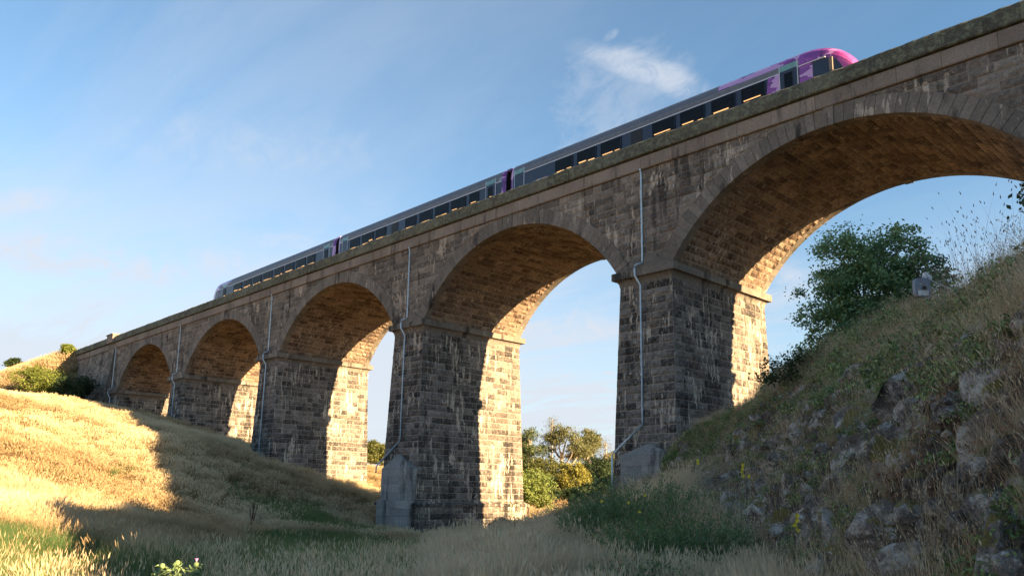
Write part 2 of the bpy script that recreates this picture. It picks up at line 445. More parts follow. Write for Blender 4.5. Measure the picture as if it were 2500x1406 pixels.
def hit(px, py, dmax=400.0):
    """where the view ray through a photo point meets the ground"""
    d = np.concatenate([np.arange(3, 60, 0.15), np.arange(60, dmax, 0.6)])
    a = px-1250; b = py-CYPX
    u = a*math.cos(ROLL) + b*math.sin(ROLL); v = -a*math.sin(ROLL) + b*math.cos(ROLL)
    ray = c_right*u/FPX - c_up*v/FPX + c_fwd; ray = ray/(ray @ c_fwdh)
    P = EYE + d[:, None]*ray
    z = Hh(P[:, 0], P[:, 1], False)
    k = np.nonzero(P[:, 2] < z)[0]
    if len(k) == 0: return None, None
    return P[k[0]], d[k[0]]

# ------------------------------------------------------------------ ground sheet
def grid_lines(lo, hi, dense_lo, dense_hi, step, far):
    a = list(np.arange(dense_lo, dense_hi+1e-6, step))
    x = dense_hi; st = step
    while x < hi: st *= 1.12; x += st; a.append(min(x, hi))
    x = dense_lo; st = step
    while x > lo: st *= 1.12; x -= st; a.insert(0, max(x, lo))
    return np.array(sorted(set(a)))
gx = grid_lines(-2500, 2500, -112, 46, 0.45, 0)
gy = grid_lines(-1500, 3000, -46, 14, 0.45, 0)
GX, GY = np.meshgrid(gx, gy)
GZ = Hh(GX.ravel(), GY.ravel()).reshape(GX.shape)
far = np.clip((np.hypot(GX, GY)-250)/900, 0, 1)
GZ = GZ*(1-far) + far*1.0
nV = np.stack([GX.ravel(), GY.ravel(), GZ.ravel()], -1)
ny, nx = GX.shape
ii = np.arange(ny*nx).reshape(ny, nx)
Q = np.stack([ii[:-1, :-1].ravel(), ii[:-1, 1:].ravel(), ii[1:, 1:].ravel(), ii[1:, :-1].ravel()], -1)
gm, t, b = new_mat('meadow_soil')
P = t.pos()
n1 = t.noise(P, 0.05, 4, 0.6); n2 = t.noise(P, 1.5, 5, 0.65); n3 = t.noise(P, 14, 4, 0.7)
c = t.mix(n2, (0.20, 0.13, 0.055), (0.40, 0.28, 0.13))
c = t.mix(t.ramp(n1, 0.42, 0.6, 0, 0.5), c, (0.12, 0.12, 0.045))
c = t.mix(t.ramp(n3, 0.3, 0.7), t.mix(0.5, c, (0.03, 0.025, 0.012)), c)
bk = t.attr('bank')
c = t.mix(bk, c, t.mix(n2, (0.025, 0.02, 0.015), (0.09, 0.065, 0.042)))
t.set(b.inputs['Base Color'], c); b.inputs['Roughness'].default_value = 1
t.set(b.inputs['Normal'], t.bump(n3, 0.6, 0.1))
_, wv_, d_, r_, fd_ = bank_h(GX.ravel(), GY.ravel())
bank_w = np.clip((wv_+0.15)/0.2, 0, 1)*fd_
gme = np_mesh('ground', nV, [Q], True, {'bank': bank_w})
ground = obj('ground', gme, None, [gm]); tag(ground, kind='structure')

# ------------------------------------------------------------------ viaduct
PIT = 22.0; W = 9.93; ZS = 14.145; RI = 10.84; RISE = 5.0; ZCc = ZS+RISE-RI; TH = 0.92; RO = RI+TH
HS = 9.15; THETA = math.asin(HS/RI)
Z_STR0, Z_PAR0, Z_PAR1, Z_DECK = 20.03, 20.85, 21.70, 20.55
S_END = -90.3; S_R = 22.0
PIERS = [0, -22, -44, -66]
ABUT = [-88, 22]
ARCH = [11, -11, -33, -55, -77]
XR = [[-90.0, -1e-6]]
via = empty('railway_viaduct', (-33, 5, 0))
tag(via, 'tall dark bluestone railway viaduct with segmental arches on battered piers, crossing the grassy valley', 'viaduct')
OFF = np.array([-33, 5, 0.0])
def part(name, me, mats, parent=via):
    o = obj(name, me, parent, mats)
    if parent is via: o.location = -OFF if False else (0, 0, 0)
    return o
# all masonry is written in world coordinates, so the thing's empty is undone once per part
VIA_INV = Matrix.Translation((33, -5, 0))
def vpart(name, me, mats, parent=None):
    o = bpy.data.objects.new(name, me); COL.objects.link(o)
    for mt in (mats if isinstance(mats, (list, tuple)) else [mats]): me.materials.append(mt)
    if parent is None:
        o.parent = via; o.matrix_parent_inverse = VIA_INV
    else:
        o.parent = parent
    return o

def intr(s, R_=RI):
    """underside height of the arches at s (R_=RI) or top of the arch ring"""
    z = np.full(np.shape(s), -1e9)
    for a in ARCH:
        dx = np.abs(s-a)
        zz = ZCc + np.sqrt(np.maximum(R_**2-dx**2, 0))
        z = np.where(dx <= (HS if R_ == RI else R_*math.sin(THETA)), zz, z)
    return z
# core of the spandrels and the deck: mortar-coloured hearting behind the facing stones
ss = np.unique(np.concatenate([np.linspace(S_END, 26, 500)]+[[a-HS, a+HS] for a in ARCH]))
mb = MB()
zb = intr(ss); inside = zb > 0
REC = 0.010
for i in range(len(ss)-1):
    s0, s1 = ss[i], ss[i+1]; mid = (s0+s1)/2
    zz = intr(np.array([mid]))[0]
    if zz > 0:
        a = [q for q in ARCH if abs(mid-q) <= HS][0]
        z0 = ZCc+math.sqrt(max(RI**2-(s0-a)**2, 0)); z1 = ZCc+math.sqrt(max(RI**2-(s1-a)**2, 0))
    else:
        z0 = z1 = ZS-0.3
    z0 += REC; z1 += REC; zt = Z_DECK
    mb.add([(s0, REC, z0), (s1, REC, z1), (s1, REC, zt), (s0, REC, zt), (s0, W-REC, z0), (s1, W-REC, z1), (s1, W-REC, zt), (s0, W-REC, zt)],
           [(0, 1, 2, 3), (5, 4, 7, 6), (1, 0, 4, 5), (3, 2, 6, 7)])
core = vpart('masonry_core', mb.mesh('masonry_core'), M['mortar'])
mb = MB(); mb.box((-107, 0.9, Z_DECK-0.02), (40, W-0.9, Z_DECK+0.16))
vpart('ballast_bed', mb.mesh('ballast_bed'), M['ballast'])
for y in (2.65, 4.25, 6.2, 7.8):
    mb = MB(); mb.box((-107, y-0.035, Z_DECK+0.14), (40, y+0.035, Z_DECK+0.33)); vpart('rail', mb.mesh('rail'), M['steel'])

# ---- facing stones
def make_blocks(quads, surf, nu=4, nv=3, gap=0.017, lo=0.004, hi=0.07, back=-0.07, seed=1, rough=True):
    """quads (n,4,2) in surface units; surf(u,v,h)->xyz. returns V (n,k,3), Q(k..), areas"""
    q = np.asarray(quads, float); n = len(q)
    r = np.random.default_rng(int(seed)+5000)
    cen = q.mean(1, keepdims=True)
    ext = np.abs(q-cen).max(1, keepdims=True)+1e-6
    q = cen + (q-cen)*(1-gap/ext).clip(0.3, 1)
    gu = np.linspace(0, 1, nu+1); gv = np.linspace(0, 1, nv+1)
    gu = np.concatenate([[0], gu[1:-1], [1]]); U, Vv = np.meshgrid(gu, gv)
    U = U.ravel(); Vv = Vv.ravel(); k = len(U)
    edge = (U == 0) | (U == 1) | (Vv == 0) | (Vv == 1)
    Uj = np.broadcast_to(U, (n, k)).copy(); Vj = np.broadcast_to(Vv, (n, k)).copy()
    # margin draft: the first inner ring of points sits close to the edge
    Uj[:, ~edge] += r.uniform(-0.07, 0.07, (n, (~edge).sum())); Vj[:, ~edge] += r.uniform(-0.09, 0.09, (n, (~edge).sum()))
    w00 = (1-Uj)*(1-Vj); w10 = Uj*(1-Vj); w11 = Uj*Vj; w01 = (1-Uj)*Vj
    xy = w00[..., None]*q[:, None, 0]+w10[..., None]*q[:, None, 1]+w11[..., None]*q[:, None, 2]+w01[..., None]*q[:, None, 3]
    h = np.zeros((n, k)); base = r.uniform(lo, lo+0.02, (n, 1))
    if rough:
        tilt = r.uniform(-0.5, 0.5, (n, 1))*(Uj-0.5)+r.uniform(-0.7, 0.7, (n, 1))*(Vj-0.5)
        h[:] = base + np.where(edge, 0.0, (hi-lo)*(0.55+tilt+r.uniform(-0.5, 0.5, (n, k)))).clip(0.0, 0.2)
    else:
        h[:] = base
    top = surf(xy[..., 0].ravel(), xy[..., 1].ravel(), h.ravel()).reshape(n, k, 3)
    ring = [i for i in range(nu+1)] + [(j+1)*(nu+1)-1 for j in range(1, nv+1)] + [nv*(nu+1)+i for i in range(nu-1, -1, -1)] + [j*(nu+1) for j in range(nv-1, 0, -1)]
    rxy = xy[:, ring]
    bot = surf(rxy[..., 0].ravel(), rxy[..., 1].ravel(), np.full(rxy[..., 0].size, back)).reshape(n, len(ring), 3)
    V = np.concatenate([top, bot], 1)
    F = []
    for j in range(nv):
        for i in range(nu):
            a = j*(nu+1)+i; F.append((a, a+1, a+nu+2, a+nu+1))
    L = len(ring)
    for i in range(L):
        j = (i+1) % L
        F.append((ring[i], k+i, k+j, ring[j]))
    tone = r.random(n)
    return V, np.array(F), tone
POOL = {}
def pool(kind, V, F, tone):
    POOL.setdefault(kind, []).append((V, F, tone))
def flush(kind, stuffname, mats, limit=300, parent=None, extra=None):
    """the stones that show largest become parts, the rest one joined part"""
    items = POOL.pop(kind)
    cen = []; idx = []
    for a, (V, F, tone) in enumerate(items):
        cen.append(V.mean(1)); idx.append(np.stack([np.full(len(V), a), np.arange(len(V))], -1))
    cen = np.vstack(cen); idx = np.vstack(idx)
    x, y, dep = topix(cen)
    size = np.concatenate([np.linalg.norm(V.max(1)-V.min(1), axis=1) for V, F, t_ in items])
    score = size/dep*((x > 0) & (x < 2500) & (y > -20) & (y < 1406))
    order = np.argsort(-score)
    chosen = set(order[:limit].tolist()); ch = np.zeros(len(cen), bool); ch[list(chosen)] = True
    mb = MB(); tones = []
    for a, (V, F, tone) in enumerate(items):
        selm = ch[idx[:, 0] == a]
        for i in np.nonzero(selm)[0]:
            me = np_mesh(kind, V[i], [F], False, {'tone': np.full(len(V[i]), tone[i])})
            vpart(kind, me, mats, parent)
        rest = V[~selm]
        if len(rest):
            k = rest.shape[1]
            FF = (F[None]+(np.arange(len(rest))*k)[:, None, None]).reshape(-1, 4)
            mb.add(rest.reshape(-1, 3), FF); tones.append(np.repeat(tone[~selm], k))
    if mb.v:
        me = np_mesh(stuffname, np.vstack(mb.v), [np.vstack(mb.q)], False, {'tone': np.concatenate(tones)})
        o = vpart(stuffname, me, mats, parent); tag(o, kind='stuff')
def row_blocks(u0a, u1a, u0b, u1b, v0, v1, r, wlo=0.55, whi=1.15):
    """split a course into stones; (u0a,u1a) ends at v0, (u0b,u1b) ends at v1"""
    mid0 = max(u0a, u0b); mid1 = min(u1a, u1b)
    if u1a-u0a < 0.12 and u1b-u0b < 0.12: return []
    cuts = []
    u = mid0 + r.uniform(0.3, whi)
    while u < mid1-0.35:
        cuts.append(u); u += r.uniform(wlo, whi)
    ea = [u0a]+cuts+[u1a]; eb = [u0b]+cuts+[u1b]
    return [[(ea[i], v0), (ea[i+1], v0), (eb[i+1], v1), (eb[i], v1)] for i in range(len(ea)-1) if (ea[i+1]-ea[i]) > 0.03 or (eb[i+1]-eb[i]) > 0.03]
# spandrel walls (front t=0, back t=W)
r = np.random.default_rng(3)
def spandrel(seed):
    r = np.random.default_rng(seed); out = []
    CH = 0.447
    n = int(round((Z_STR0-ZS)/CH)); hs = (Z_STR0-ZS)/n
    def hw(v):      # half width of ring (outside) at level v
        d = v-ZCc
        return math.sqrt(RO**2-d*d) if d < RO else None
    ramp_x = RO*math.sin(THETA); zsk = ZCc+RO*math.cos(THETA)
    for i in range(n):
        v0 = ZS+i*hs; v1 = v0+hs
        h0, h1 = hw(v0), hw(v1)
        bounds = sorted(ARCH)
        if v1 <= zsk+0.25: continue          # springer stones fill the foot
        if h1 is None and (h0 is None):
            segs = [(S_END, S_END, 26, 26)]
            out += row_blocks(S_END, 26, S_END, 26, v0, v1, r); continue
        e0 = h0; e1 = h1 if h1 is not None else 0.02
        L0 = L1 = S_END
        for a in bounds:
            out += row_blocks(L0, a-e0, L1, a-e1, v0, v1, r)
            L0 = a+e0; L1 = a+e1
        out += row_blocks(L0, 26, L1, 26, v0, v1, r)
    return [q for q in out]
front = lambda u, v, h: np.stack([u, -h, v], -1)
backf = lambda u, v, h: np.stack([u, W+h, v], -1)
V, F, tn = make_blocks(spandrel(3), front, seed=11); pool('wall_stone', V, F, tn)
V, F, tn = make_blocks(spandrel(4), backf, nu=2, nv=1, seed=12, rough=False); F = F[:, ::-1]; pool('wall_stone', V, F, tn)
# barrels
def sof(a):
    def f(u, v, h):      # u = across (t), v = angle*RI, h into the opening
        th = v/RI; rr = RI-h
        return np.stack([a+rr*np.sin(th), u, ZCc+rr*np.cos(th)], -1)
    return f
for ai, a in enumerate(ARCH):
    r = np.random.default_rng(30+ai); quads = []
    n = 50; L = THETA*RI; hs = 2*L/n
    for i in range(n):
        quads += row_blocks(0.5, W-0.5, 0.5, W-0.5, -L+i*hs, -L+(i+1)*hs, r, 0.55, 1.2)
    V, F, tn = make_blocks(quads, sof(a), nu=4, nv=2, seed=40+ai, lo=0.0, hi=0.07, gap=0.022); pool('soffit_stone', V, F[:, ::-1], tn)
# arch rings: dressed voussoirs front and back
NV = 47
def voussoir(a, k, t0, t1, proud):
    th0 = -THETA + 2*THETA*k/NV; th1 = -THETA + 2*THETA*(k+1)/NV
    g = 0.006/RI; th0 += g; th1 -= g
    key = k == NV//2
    r0, r1 = RI-(0.05 if key else 0.015), RO+(0.0 if not key else 0.0)
    pts = []
    for (rr) in (r0, r1):
        for th in (th0, th1):
            pts.append((a+rr*math.sin(th), ZCc+rr*math.cos(th)))
    pr_ = proud + (0.05 if key else 0) + random.uniform(-0.006, 0.006)
    P_ = [(pts[0][0], t0-pr_, pts[0][1]), (pts[1][0], t0-pr_, pts[1][1]), (pts[3][0], t0-pr_, pts[3][1]), (pts[2][0], t0-pr_, pts[2][1])]
    B_ = [(p[0], t1, p[2]) for p in P_]
    # small arris on the visible face
    cx = np.mean([p[0] for p in P_]); cz = np.mean([p[2] for p in P_])
    f0 = [(p[0]+(cx-p[0])*0.05, p[1], p[2]+(cz-p[2])*0.02) for p in P_]
    f1 = [(p[0], p[1]+0.015 if t1 > t0 else p[1]-0.015, p[2]) for p in P_]
    V_ = f0+f1+B_
    F_ = [(0, 1, 2, 3)] + [(4+i, 4+(i+1) % 4, (i+1) % 4, i) for i in range(4)] + [(8+i, 8+(i+1) % 4, 4+(i+1) % 4, 4+i) for i in range(4)] + [(11, 10, 9, 8)]
    return np.array(V_), np.array(F_)
for a in ARCH:
    for k in range(NV):
        V_, F_ = voussoir(a, k, 0.0, 0.52, 0.05)
        me = np_mesh('voussoir', V_, [F_], False, {'tone': np.full(len(V_), random.random())})
        vpart('voussoir', me, M['ring'])
mb = MB(); tns = []
for a in ARCH:
    for k in range(NV):
        V_, F_ = voussoir(a, k, 0.0, 0.52, 0.05)
        V_[:, 1] = W - V_[:, 1]; mb.add(V_, F_[:, ::-1]); tns.append(np.full(len(V_), random.random()))
me = np_mesh('far_arch_ring', np.vstack(mb.v), [np.vstack(mb.q)], False, {'tone': np.concatenate(tns)})
tag(vpart('far_arch_ring', me, M['ring']), kind='stuff')
# springer stones (the hipped block between two rings, on the cap)
zsk = ZCc+RO*math.cos(THETA); xsk = RO*math.sin(THETA)
for p in PIERS+ABUT:
    for side in (0, 1):
        if p in PIERS: x0, x1, xa, xb = p-1.85, p+1.85, p-(11-xsk), p+(11-xsk)
        elif p < 0: x0, x1, xa, xb = p-1.2, p+1.85, p-1.2, p+(11-xsk)
        else: x0, x1, xa, xb = p-1.85, p+1.2, p-(11-xsk), p+1.2
        y0, y1 = (-0.16, 0.5) if side == 0 else (W-0.5, W+0.16)
        hip = 0.22
        yb = y0 if side == 0 else y1; yf = y1 if side == 0 else y0; sg = 1 if side == 0 else -1
        Vv = [(x0, yb, ZS), (x1, yb, ZS), (x1, yb, ZS+0.12), (xb, yb, zsk), (xb-0.25, yb+0.06*sg, zsk+0.28), (xa+0.25, yb+0.06*sg, zsk+0.28), (xa, yb, zsk), (x0, yb, ZS+0.12)]
        Vb = [(x, yf, z) for x, y, z in Vv]
        n8 = len(Vv)
        mb = MB(); T = [(0, i, i+1) for i in range(1, n8-1)]; T2 = [(n8, n8+i+1, n8+i) for i in range(1, n8-1)]
        mb.add(Vv+Vb, [(i, n8+i, n8+(i+1) % n8, (i+1) % n8) for i in range(n8)], T+T2)
        vpart('springer_stone', mb.mesh('springer_stone', attrs={'tone': np.full(n8*2, 0.15)}), M['ring'])
# piers
ZB = {0: 0.0, -22: -2.5, -44: 0.5, -66: 4.0, -88: 8.5, 22: 8.0}
def batter(z): return 0.030*(ZS-0.8-z)
def pier(p):
    zb = ZB[p]; zt = ZS-0.80
    half = 1.80 if p in PIERS else None
    sl, sr = (p-1.70, p+1.86) if p in PIERS else ((p-1.3, p+1.86) if p < 0 else (p-1.86, p+6))
    def ring(z, ins=0.0):
        e = batter(z)-ins
        return [(sl-e, -e, z), (sr+e, -e, z), (sr+e, W+e, z), (sl-e, W+e, z)]
    mb = MB(); mb.hexa(ring(zb-1, 0.008)+ring(zt, 0.008))
    po = vpart('pier', mb.mesh('pier'), M['mortar'])
    if p in ABUT: po.name = 'abutment'
    n = int(round((zt-zb)/0.45)); hs = (zt-zb)/n
    r = np.random.default_rng(int(p)+500)
    zl = [zt-(i+1)*hs for i in range(n)]
    kind = 'pier_stone'
    def do(lo0, hi0, surf, sgn_lo, sgn_hi, fine, seed, flip=False):
        quads = []
        for i, z0 in enumerate(zl):
            z1 = z0+hs; e0, e1 = batter(z0), batter(z1)
            quads += row_blocks(lo0-e0*sgn_lo, hi0+e0*sgn_hi, lo0-e1*sgn_lo, hi0+e1*sgn_hi, z0, z1, r, 0.5, 1.15)
        V, F, tn = make_blocks(quads, surf, nu=4 if fine else 2, nv=3 if fine else 1, seed=seed, rough=fine, hi=0.085)
        if flip: F = F[:, ::-1]
        pool(kind, V, F, tn)
    do(sl, sr, lambda u, v, h: np.stack([u, -batter(v)-h, v], -1), 1, 1, True, p+1)
    if p != 22:
        do(0, W, lambda u, v, h: np.stack([sr+batter(v)+h, u, v], -1), 1, 1, True, p+2+1000)
    if p != -88:
        do(0, W, lambda u, v, h: np.stack([sl-batter(v)-h, u, v], -1), 1, 1, p == 22, p+3+1000, True)
    # cap: slab above a cove moulding
    c0, c1 = 0.36, 0.02
    mb = MB()
    a, b_, cc, dd = sl-c0, sr+c0, -c0, W+c0
    z1 = ZS; z0 = ZS-0.42
    mb.box((a, cc, z0), (b_, dd, z1))
    me = mb.mesh('pier_cap', attrs={'tone': np.full(8, 0.3)})
    # split the slab into stones along its length
    bpy.data.meshes.remove(me)
    L = np.linspace(cc, dd, 9)
    for i in range(8):
        mb = MB(); g = 0.006
        mb.box((a, L[i]+(g if i else 0), z0), (b_, L[i+1]-(g if i < 7 else 0), z1-(0.0 if i % 2 else 0.004)))
        nvv = 8
        o = vpart('cap_stone', mb.mesh('cap_stone', attrs={'tone': np.full(8, r.random())}), M['ring'], po)
    mb = MB(); prof = []
    for j in range(9):
        f = j/8; ang = f*math.pi/2
        prof.append((c1+(c0-0.07-c1)*(1-math.cos(ang)), z0-0.40*(1-math.sin(ang))))
    rings = []
    for off, z in prof: rings.append([(sl-off, -off, z), (sr+off, -off, z), (sr+off, W+off, z), (sl-off, W+off, z)])
    Vv = np.array(rings).reshape(-1, 3); Qq = []
    for j in range(8):
        for k in range(4): Qq.append((j*4+k, j*4+(k+1) % 4, (j+1)*4+(k+1) % 4, (j+1)*4+k))
    mb.add(Vv, Qq)
    vpart('cove_moulding', mb.mesh('cove_moulding', attrs={'tone': np.full(len(Vv), 0.4)}), M['ring'], po)
    return po
pier_objs = {p: pier(p) for p in PIERS+ABUT}
# plinth courses of the middle pier and the concrete casings in front of the two nearer piers
p = -22; po = pier_objs[p]
mb = MB()
e = batter(1.0)
def frus(a0, a1, b0, b1, z0, z1, e0, e1):
    return [(a0-e0, b0-e0, z0), (a1+e0, b0-e0, z0), (a1+e0, b1+e0, z0), (a0-e0, b1+e0, z0), (a0-e1, b0-e1, z1), (a1+e1, b0-e1, z1), (a1+e1, b1+e1, z1), (a0-e1, b1+e1, z1)]
mb.hexa(frus(p-1.70-e, p+1.86+e, -e, W+e, -3.5, 0.62, 0.20, 0.20))
vpart('plinth', mb.mesh('plinth'), M['mortar'], po)
mb = MB(); mb.hexa(frus(p-1.70-e, p+1.86+e, -e, W+e, 0.62, 0.80, 0.34, 0.34)); mb.hexa(frus(p-1.70-e, p+1.86+e, -e, W+e, 0.803, 0.98, 0.34, 0.03))
vpart('plinth_moulding', mb.mesh('plinth_moulding', attrs={'tone': np.full(16, 0.3)}), M['pier'], po)
r = np.random.default_rng(77)
for (sf, lo_, hi_, fl) in ((lambda u, v, h: np.stack([p+1.86+e+0.22+h, u, v], -1), -e-0.22, W+e+0.22, False), (lambda u, v, h: np.stack([u, -e-0.22-h, v], -1), p-1.7-e-.22, p+1.86+e+.22, False)):
    quads = []
    for i in range(6): quads += row_blocks(lo_, hi_, lo_, hi_, 0.62-(i+1)*0.46, 0.62-i*0.46, r, 0.7, 1.6)
    V, F, tn = make_blocks(quads, sf, seed=int(78), hi=0.10); pool('pier_stone', V, F, tn)
def casing(p, x0, x1, zlow, zsh, zpk, po, step=None, xp=None):
    """concrete jacket with a gabled top against the pier's foot"""
    xp = (x0+x1)/2 if xp is None else xp
    y0 = -batter(zlow)-0.30; yb = 0.3
    def slab(xa, xb, za, zb, ya):
        mb = MB(); g = 0.007; ya += random.uniform(-0.008, 0.008)
        mb.box((xa, ya, za+g), (xb, yb, zb-g))
        return vpart('concrete_block', mb.mesh('concrete_block', attrs={'tone': np.full(8, random.random())}), M['concrete'], cas)
    mb = MB(); mb.box((x0+.02, y0+.02, zlow), (x1-.02, yb, zsh-0.02))
    cas = vpart('concrete_casing', mb.mesh('concrete_casing'), M['concrete'])
    z = zsh; i = 0
    while z > zlow:
        z2 = z-0.56
        wide = 0.0; yy = y0
        if step is not None and z2 < step-0.1: wide = 0.14; yy = y0-0.22
        xm = x0+(x1-x0)*(0.42 if i % 2 else 0.60)
        slab(x0-wide, xm-0.003, z2, z, yy); slab(xm+0.003, x1+(wide*0.3), z2, z, yy-0.003)
        z = z2; i += 1
    mb = MB()
    P5 = [(x0, y0, zsh), (x1, y0, zsh), (xp+.12, y0+0.30, zpk), (xp-.12, y0+0.30, zpk)]
    Pb = [(x, yb, z) for x, y, z in P5]
    mb.hexa(P5[:1]+P5[1:2]+[Pb[1], Pb[0]]+[P5[3], P5[2], Pb[2], Pb[3]])
    vpart('gabled_top', mb.mesh('gabled_top'), M['concrete'], cas)
casing(-22, -23.5, -19.85, -3.0, 3.25, 4.25, pier_objs[-22], step=0.9, xp=-21.9)
casing(0, -1.2, 2.1, -2.0, 3.75, 4.35, pier_objs[0])
casing(-44, -45.9, -42.1, 0.0, 4.2, 5.0, pier_objs[-44])
# wing wall and end pilaster at the far left
zt = Z_STR0
def wing_b(z): return 0.10*(zt-z)
quads = []; r = np.random.default_rng(91); nrow = 22; hs = (zt-10.0)/nrow
for i in range(nrow):
    v0 = 10.0+i*hs; v1 = v0+hs
    quads += row_blocks(-107.3, -90.3, -107.3, -90.3, v0, v1, r, 0.5, 1.1)
V, F, tn = make_blocks(quads, lambda u, v, h: np.stack([u, -0.0-wing_b(v)-h, v], -1), seed=92, hi=0.035); pool('wall_stone', V, F, tn)
mb = MB(); mb.hexa([(-107.4, -wing_b(9.9)+.013, 9.9), (-90.2, -wing_b(9.9)+.013, 9.9), (-90.2, W, 9.9), (-107.4, W, 9.9), (-107.4, .065, Z_DECK), (-90.2, .065, Z_DECK), (-90.2, W, Z_DECK), (-107.4, W, Z_DECK)])
vpart('wing_wall_core', mb.mesh('wing_wall_core'), M['mortar'])
mb = MB()
for (xa, xb, f0, f1) in ((-90.6, -88.6, 0.62, 0.14),):
    mb.hexa([(xa, -0.14-0.10*(20-8), 8.5), (xb, -0.14-0.10*(20-8), 8.5), (xb, 0.3, 8.5), (xa, 0.3, 8.5), (xa, -0.14, 20.03), (xb, -0.14, 20.03), (xb, 0.3, 20.03), (xa, 0.3, 20.03)])
vpart('corner_pilaster', mb.mesh('corner_pilaster', attrs={'tone': np.full(8, 0.2)}), M['wall'])
quads = []
for i in range(26):
    quads += row_blocks(-90.6, -88.6, -90.6, -88.6, 20.03-(i+1)*0.447, 20.03-i*0.447, r, 0.7, 1.4)
V, F, tn = make_blocks(quads, lambda u, v, h: np.stack([u, -0.15-0.10*(20.03-v)-h, v], -1), nu=3, nv=2, seed=93, hi=0.03); pool('wall_stone', V, F, tn)
# filling courses of the abutment between pier 88 and the pilaster, and the right end
quads = []
for i in range(26):
    v1 = ZS-i*0.447; v0 = v1-0.447
    if v0 < 7: break
    quads += row_blocks(-88.6, -88.6+0.2, -88.6, -88.4, v0, v1, r)
mb = MB(); mb.box((26, 0.0, 4), (46, W, Z_DECK)); vpart('east_wing_core', mb.mesh('east_wing_core'), M['mortar'])
quads = []
for i in range(34):
    v1 = Z_STR0-i*0.447; quads += row_blocks(26, 46, 26, 46, v1-0.447, v1, r)
V, F, tn = make_blocks(quads, front, seed=95); pool('wall_stone', V, F, tn)

flush('wall_stone', 'wall_stones', M['wall'], 300)
flush('soffit_stone', 'soffit_stones', M['soffit'], 300)
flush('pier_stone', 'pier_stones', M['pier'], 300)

# string course and parapet
def run(name, mat, x0, x1, lmean, section, rs, tag_=None, limit=300):
    r = np.random.default_rng(rs); x = x1; k = 0
    while x > x0+0.2:
        L = lmean*r.uniform(0.85, 1.15); xa = max(x0, x-L)
        mb = MB(); s_ = section(r)
        n = len(s_); A = [(xa+0.008, y, z) for y, z in s_]; B = [(x-0.008, y, z) for y, z in s_]
        mb.add(A+B, [(i, (i+1) % n, n+(i+1) % n, n+i) for i in range(n)], [(0, i+1, i) for i in range(1, n-1)]+[(n, n+i, n+i+1) for i in range(1, n-1)])
        vpart(name, mb.mesh(name, attrs={'tone': np.full(2*n, r.random())}), mat)
        x = xa; k += 1
def sec_string(r):
    j = r.uniform(-0.006, 0.006)
    return [(0.3, Z_STR0), (-0.13+j, Z_STR0), (-0.17+j, Z_STR0+0.05), (-0.17+j, Z_PAR0-0.08), (-0.10, Z_PAR0-0.02), (0.3, Z_PAR0-0.02)]
def sec_par(r):
    j = r.uniform(-0.012, 0.012)
    return [(0.55, Z_PAR0), (-0.28+j, Z_PAR0), (-0.33+j, Z_PAR0+0.05), (-0.33+j, Z_PAR1-0.10+j), (-0.24+j, Z_PAR1+j), (0.50, Z_PAR1+j), (0.55, Z_PAR1-0.08)]
run('string_course_slab', M['string'], -107.3, 46, 2.05, sec_string, 5)
def run_rough(x0, x1, rs, y_off=0.0, z_off=0.0):
    """parapet stones: rough, lichen-grown, faces broken up"""
    r = np.random.default_rng(rs); x = x1
    while x > x0+0.2:
        L = 1.5*r.uniform(0.8, 1.25); xa = max(x0, x-L)
        s_ = np.array(sec_par(r))
        # denser ring of points round the section
        pts = []
        for i in range(len(s_)):
            p0, p1 = s_[i], s_[(i+1) % len(s_)]; nseg = 3 if np.linalg.norm(p1-p0) > 0.4 and i in (2,) else 1
            for k in range(nseg): pts.append(p0+(p1-p0)*k/nseg)
        pts = np.array(pts); n = len(pts); cols = 6
        V = []
        for k in range(cols+1):
            xx = xa+0.006+(x-xa-0.012)*k/cols
            P_ = np.stack([np.full(n, xx), pts[:, 0]+y_off, pts[:, 1]+z_off], -1)
            nzv = (vnoise(P_*3.1, 3)-0.5)*0.07+(vnoise(P_*8, 4)-0.5)*0.035
            vis = pts[:, 0] < 0.4
            P_[:, 1] -= nzv*vis; P_[:, 2] += (pts[:, 1] > Z_PAR1-0.02)*nzv*0.6
            V.append(P_)
        V = np.vstack(V); Q = []
        for k in range(cols):
            for i in range(n): Q.append((k*n+i, k*n+(i+1) % n, (k+1)*n+(i+1) % n, (k+1)*n+i))
        T = [(0, i+1, i) for i in range(1, n-1)]+[(cols*n, cols*n+i, cols*n+i+1) for i in range(1, n-1)]
        me = np_mesh('parapet_stone', V, [np.array(Q), np.array(T)], False, {'tone': np.full(len(V), r.random())})
        vpart('parapet_stone', me, M['parapet'])
        x = xa
run_rough(-88.4, 46, 8)
run_rough(-107.3, -90.7, 9, 0.0, 0.06)
mb = MB(); mb.box((-90.75, -0.62, 20.80), (-88.35, 0.62, 21.86)); mb.box((-90.85, -0.72, 21.863), (-88.25, 0.72, 22.02))
vpart('corner_pier_stone', mb.mesh('corner_pier_stone', attrs={'tone': np.full(16, 0.9)}), M['string'])
mb = MB(); mb.box((-107.3, W-0.5, Z_DECK-0.5), (46, W+0.3, Z_PAR1-0.01))
vpart('far_parapet', mb.mesh('far_parapet', attrs={'tone': np.full(8, 0.5)}), M['parapet'])
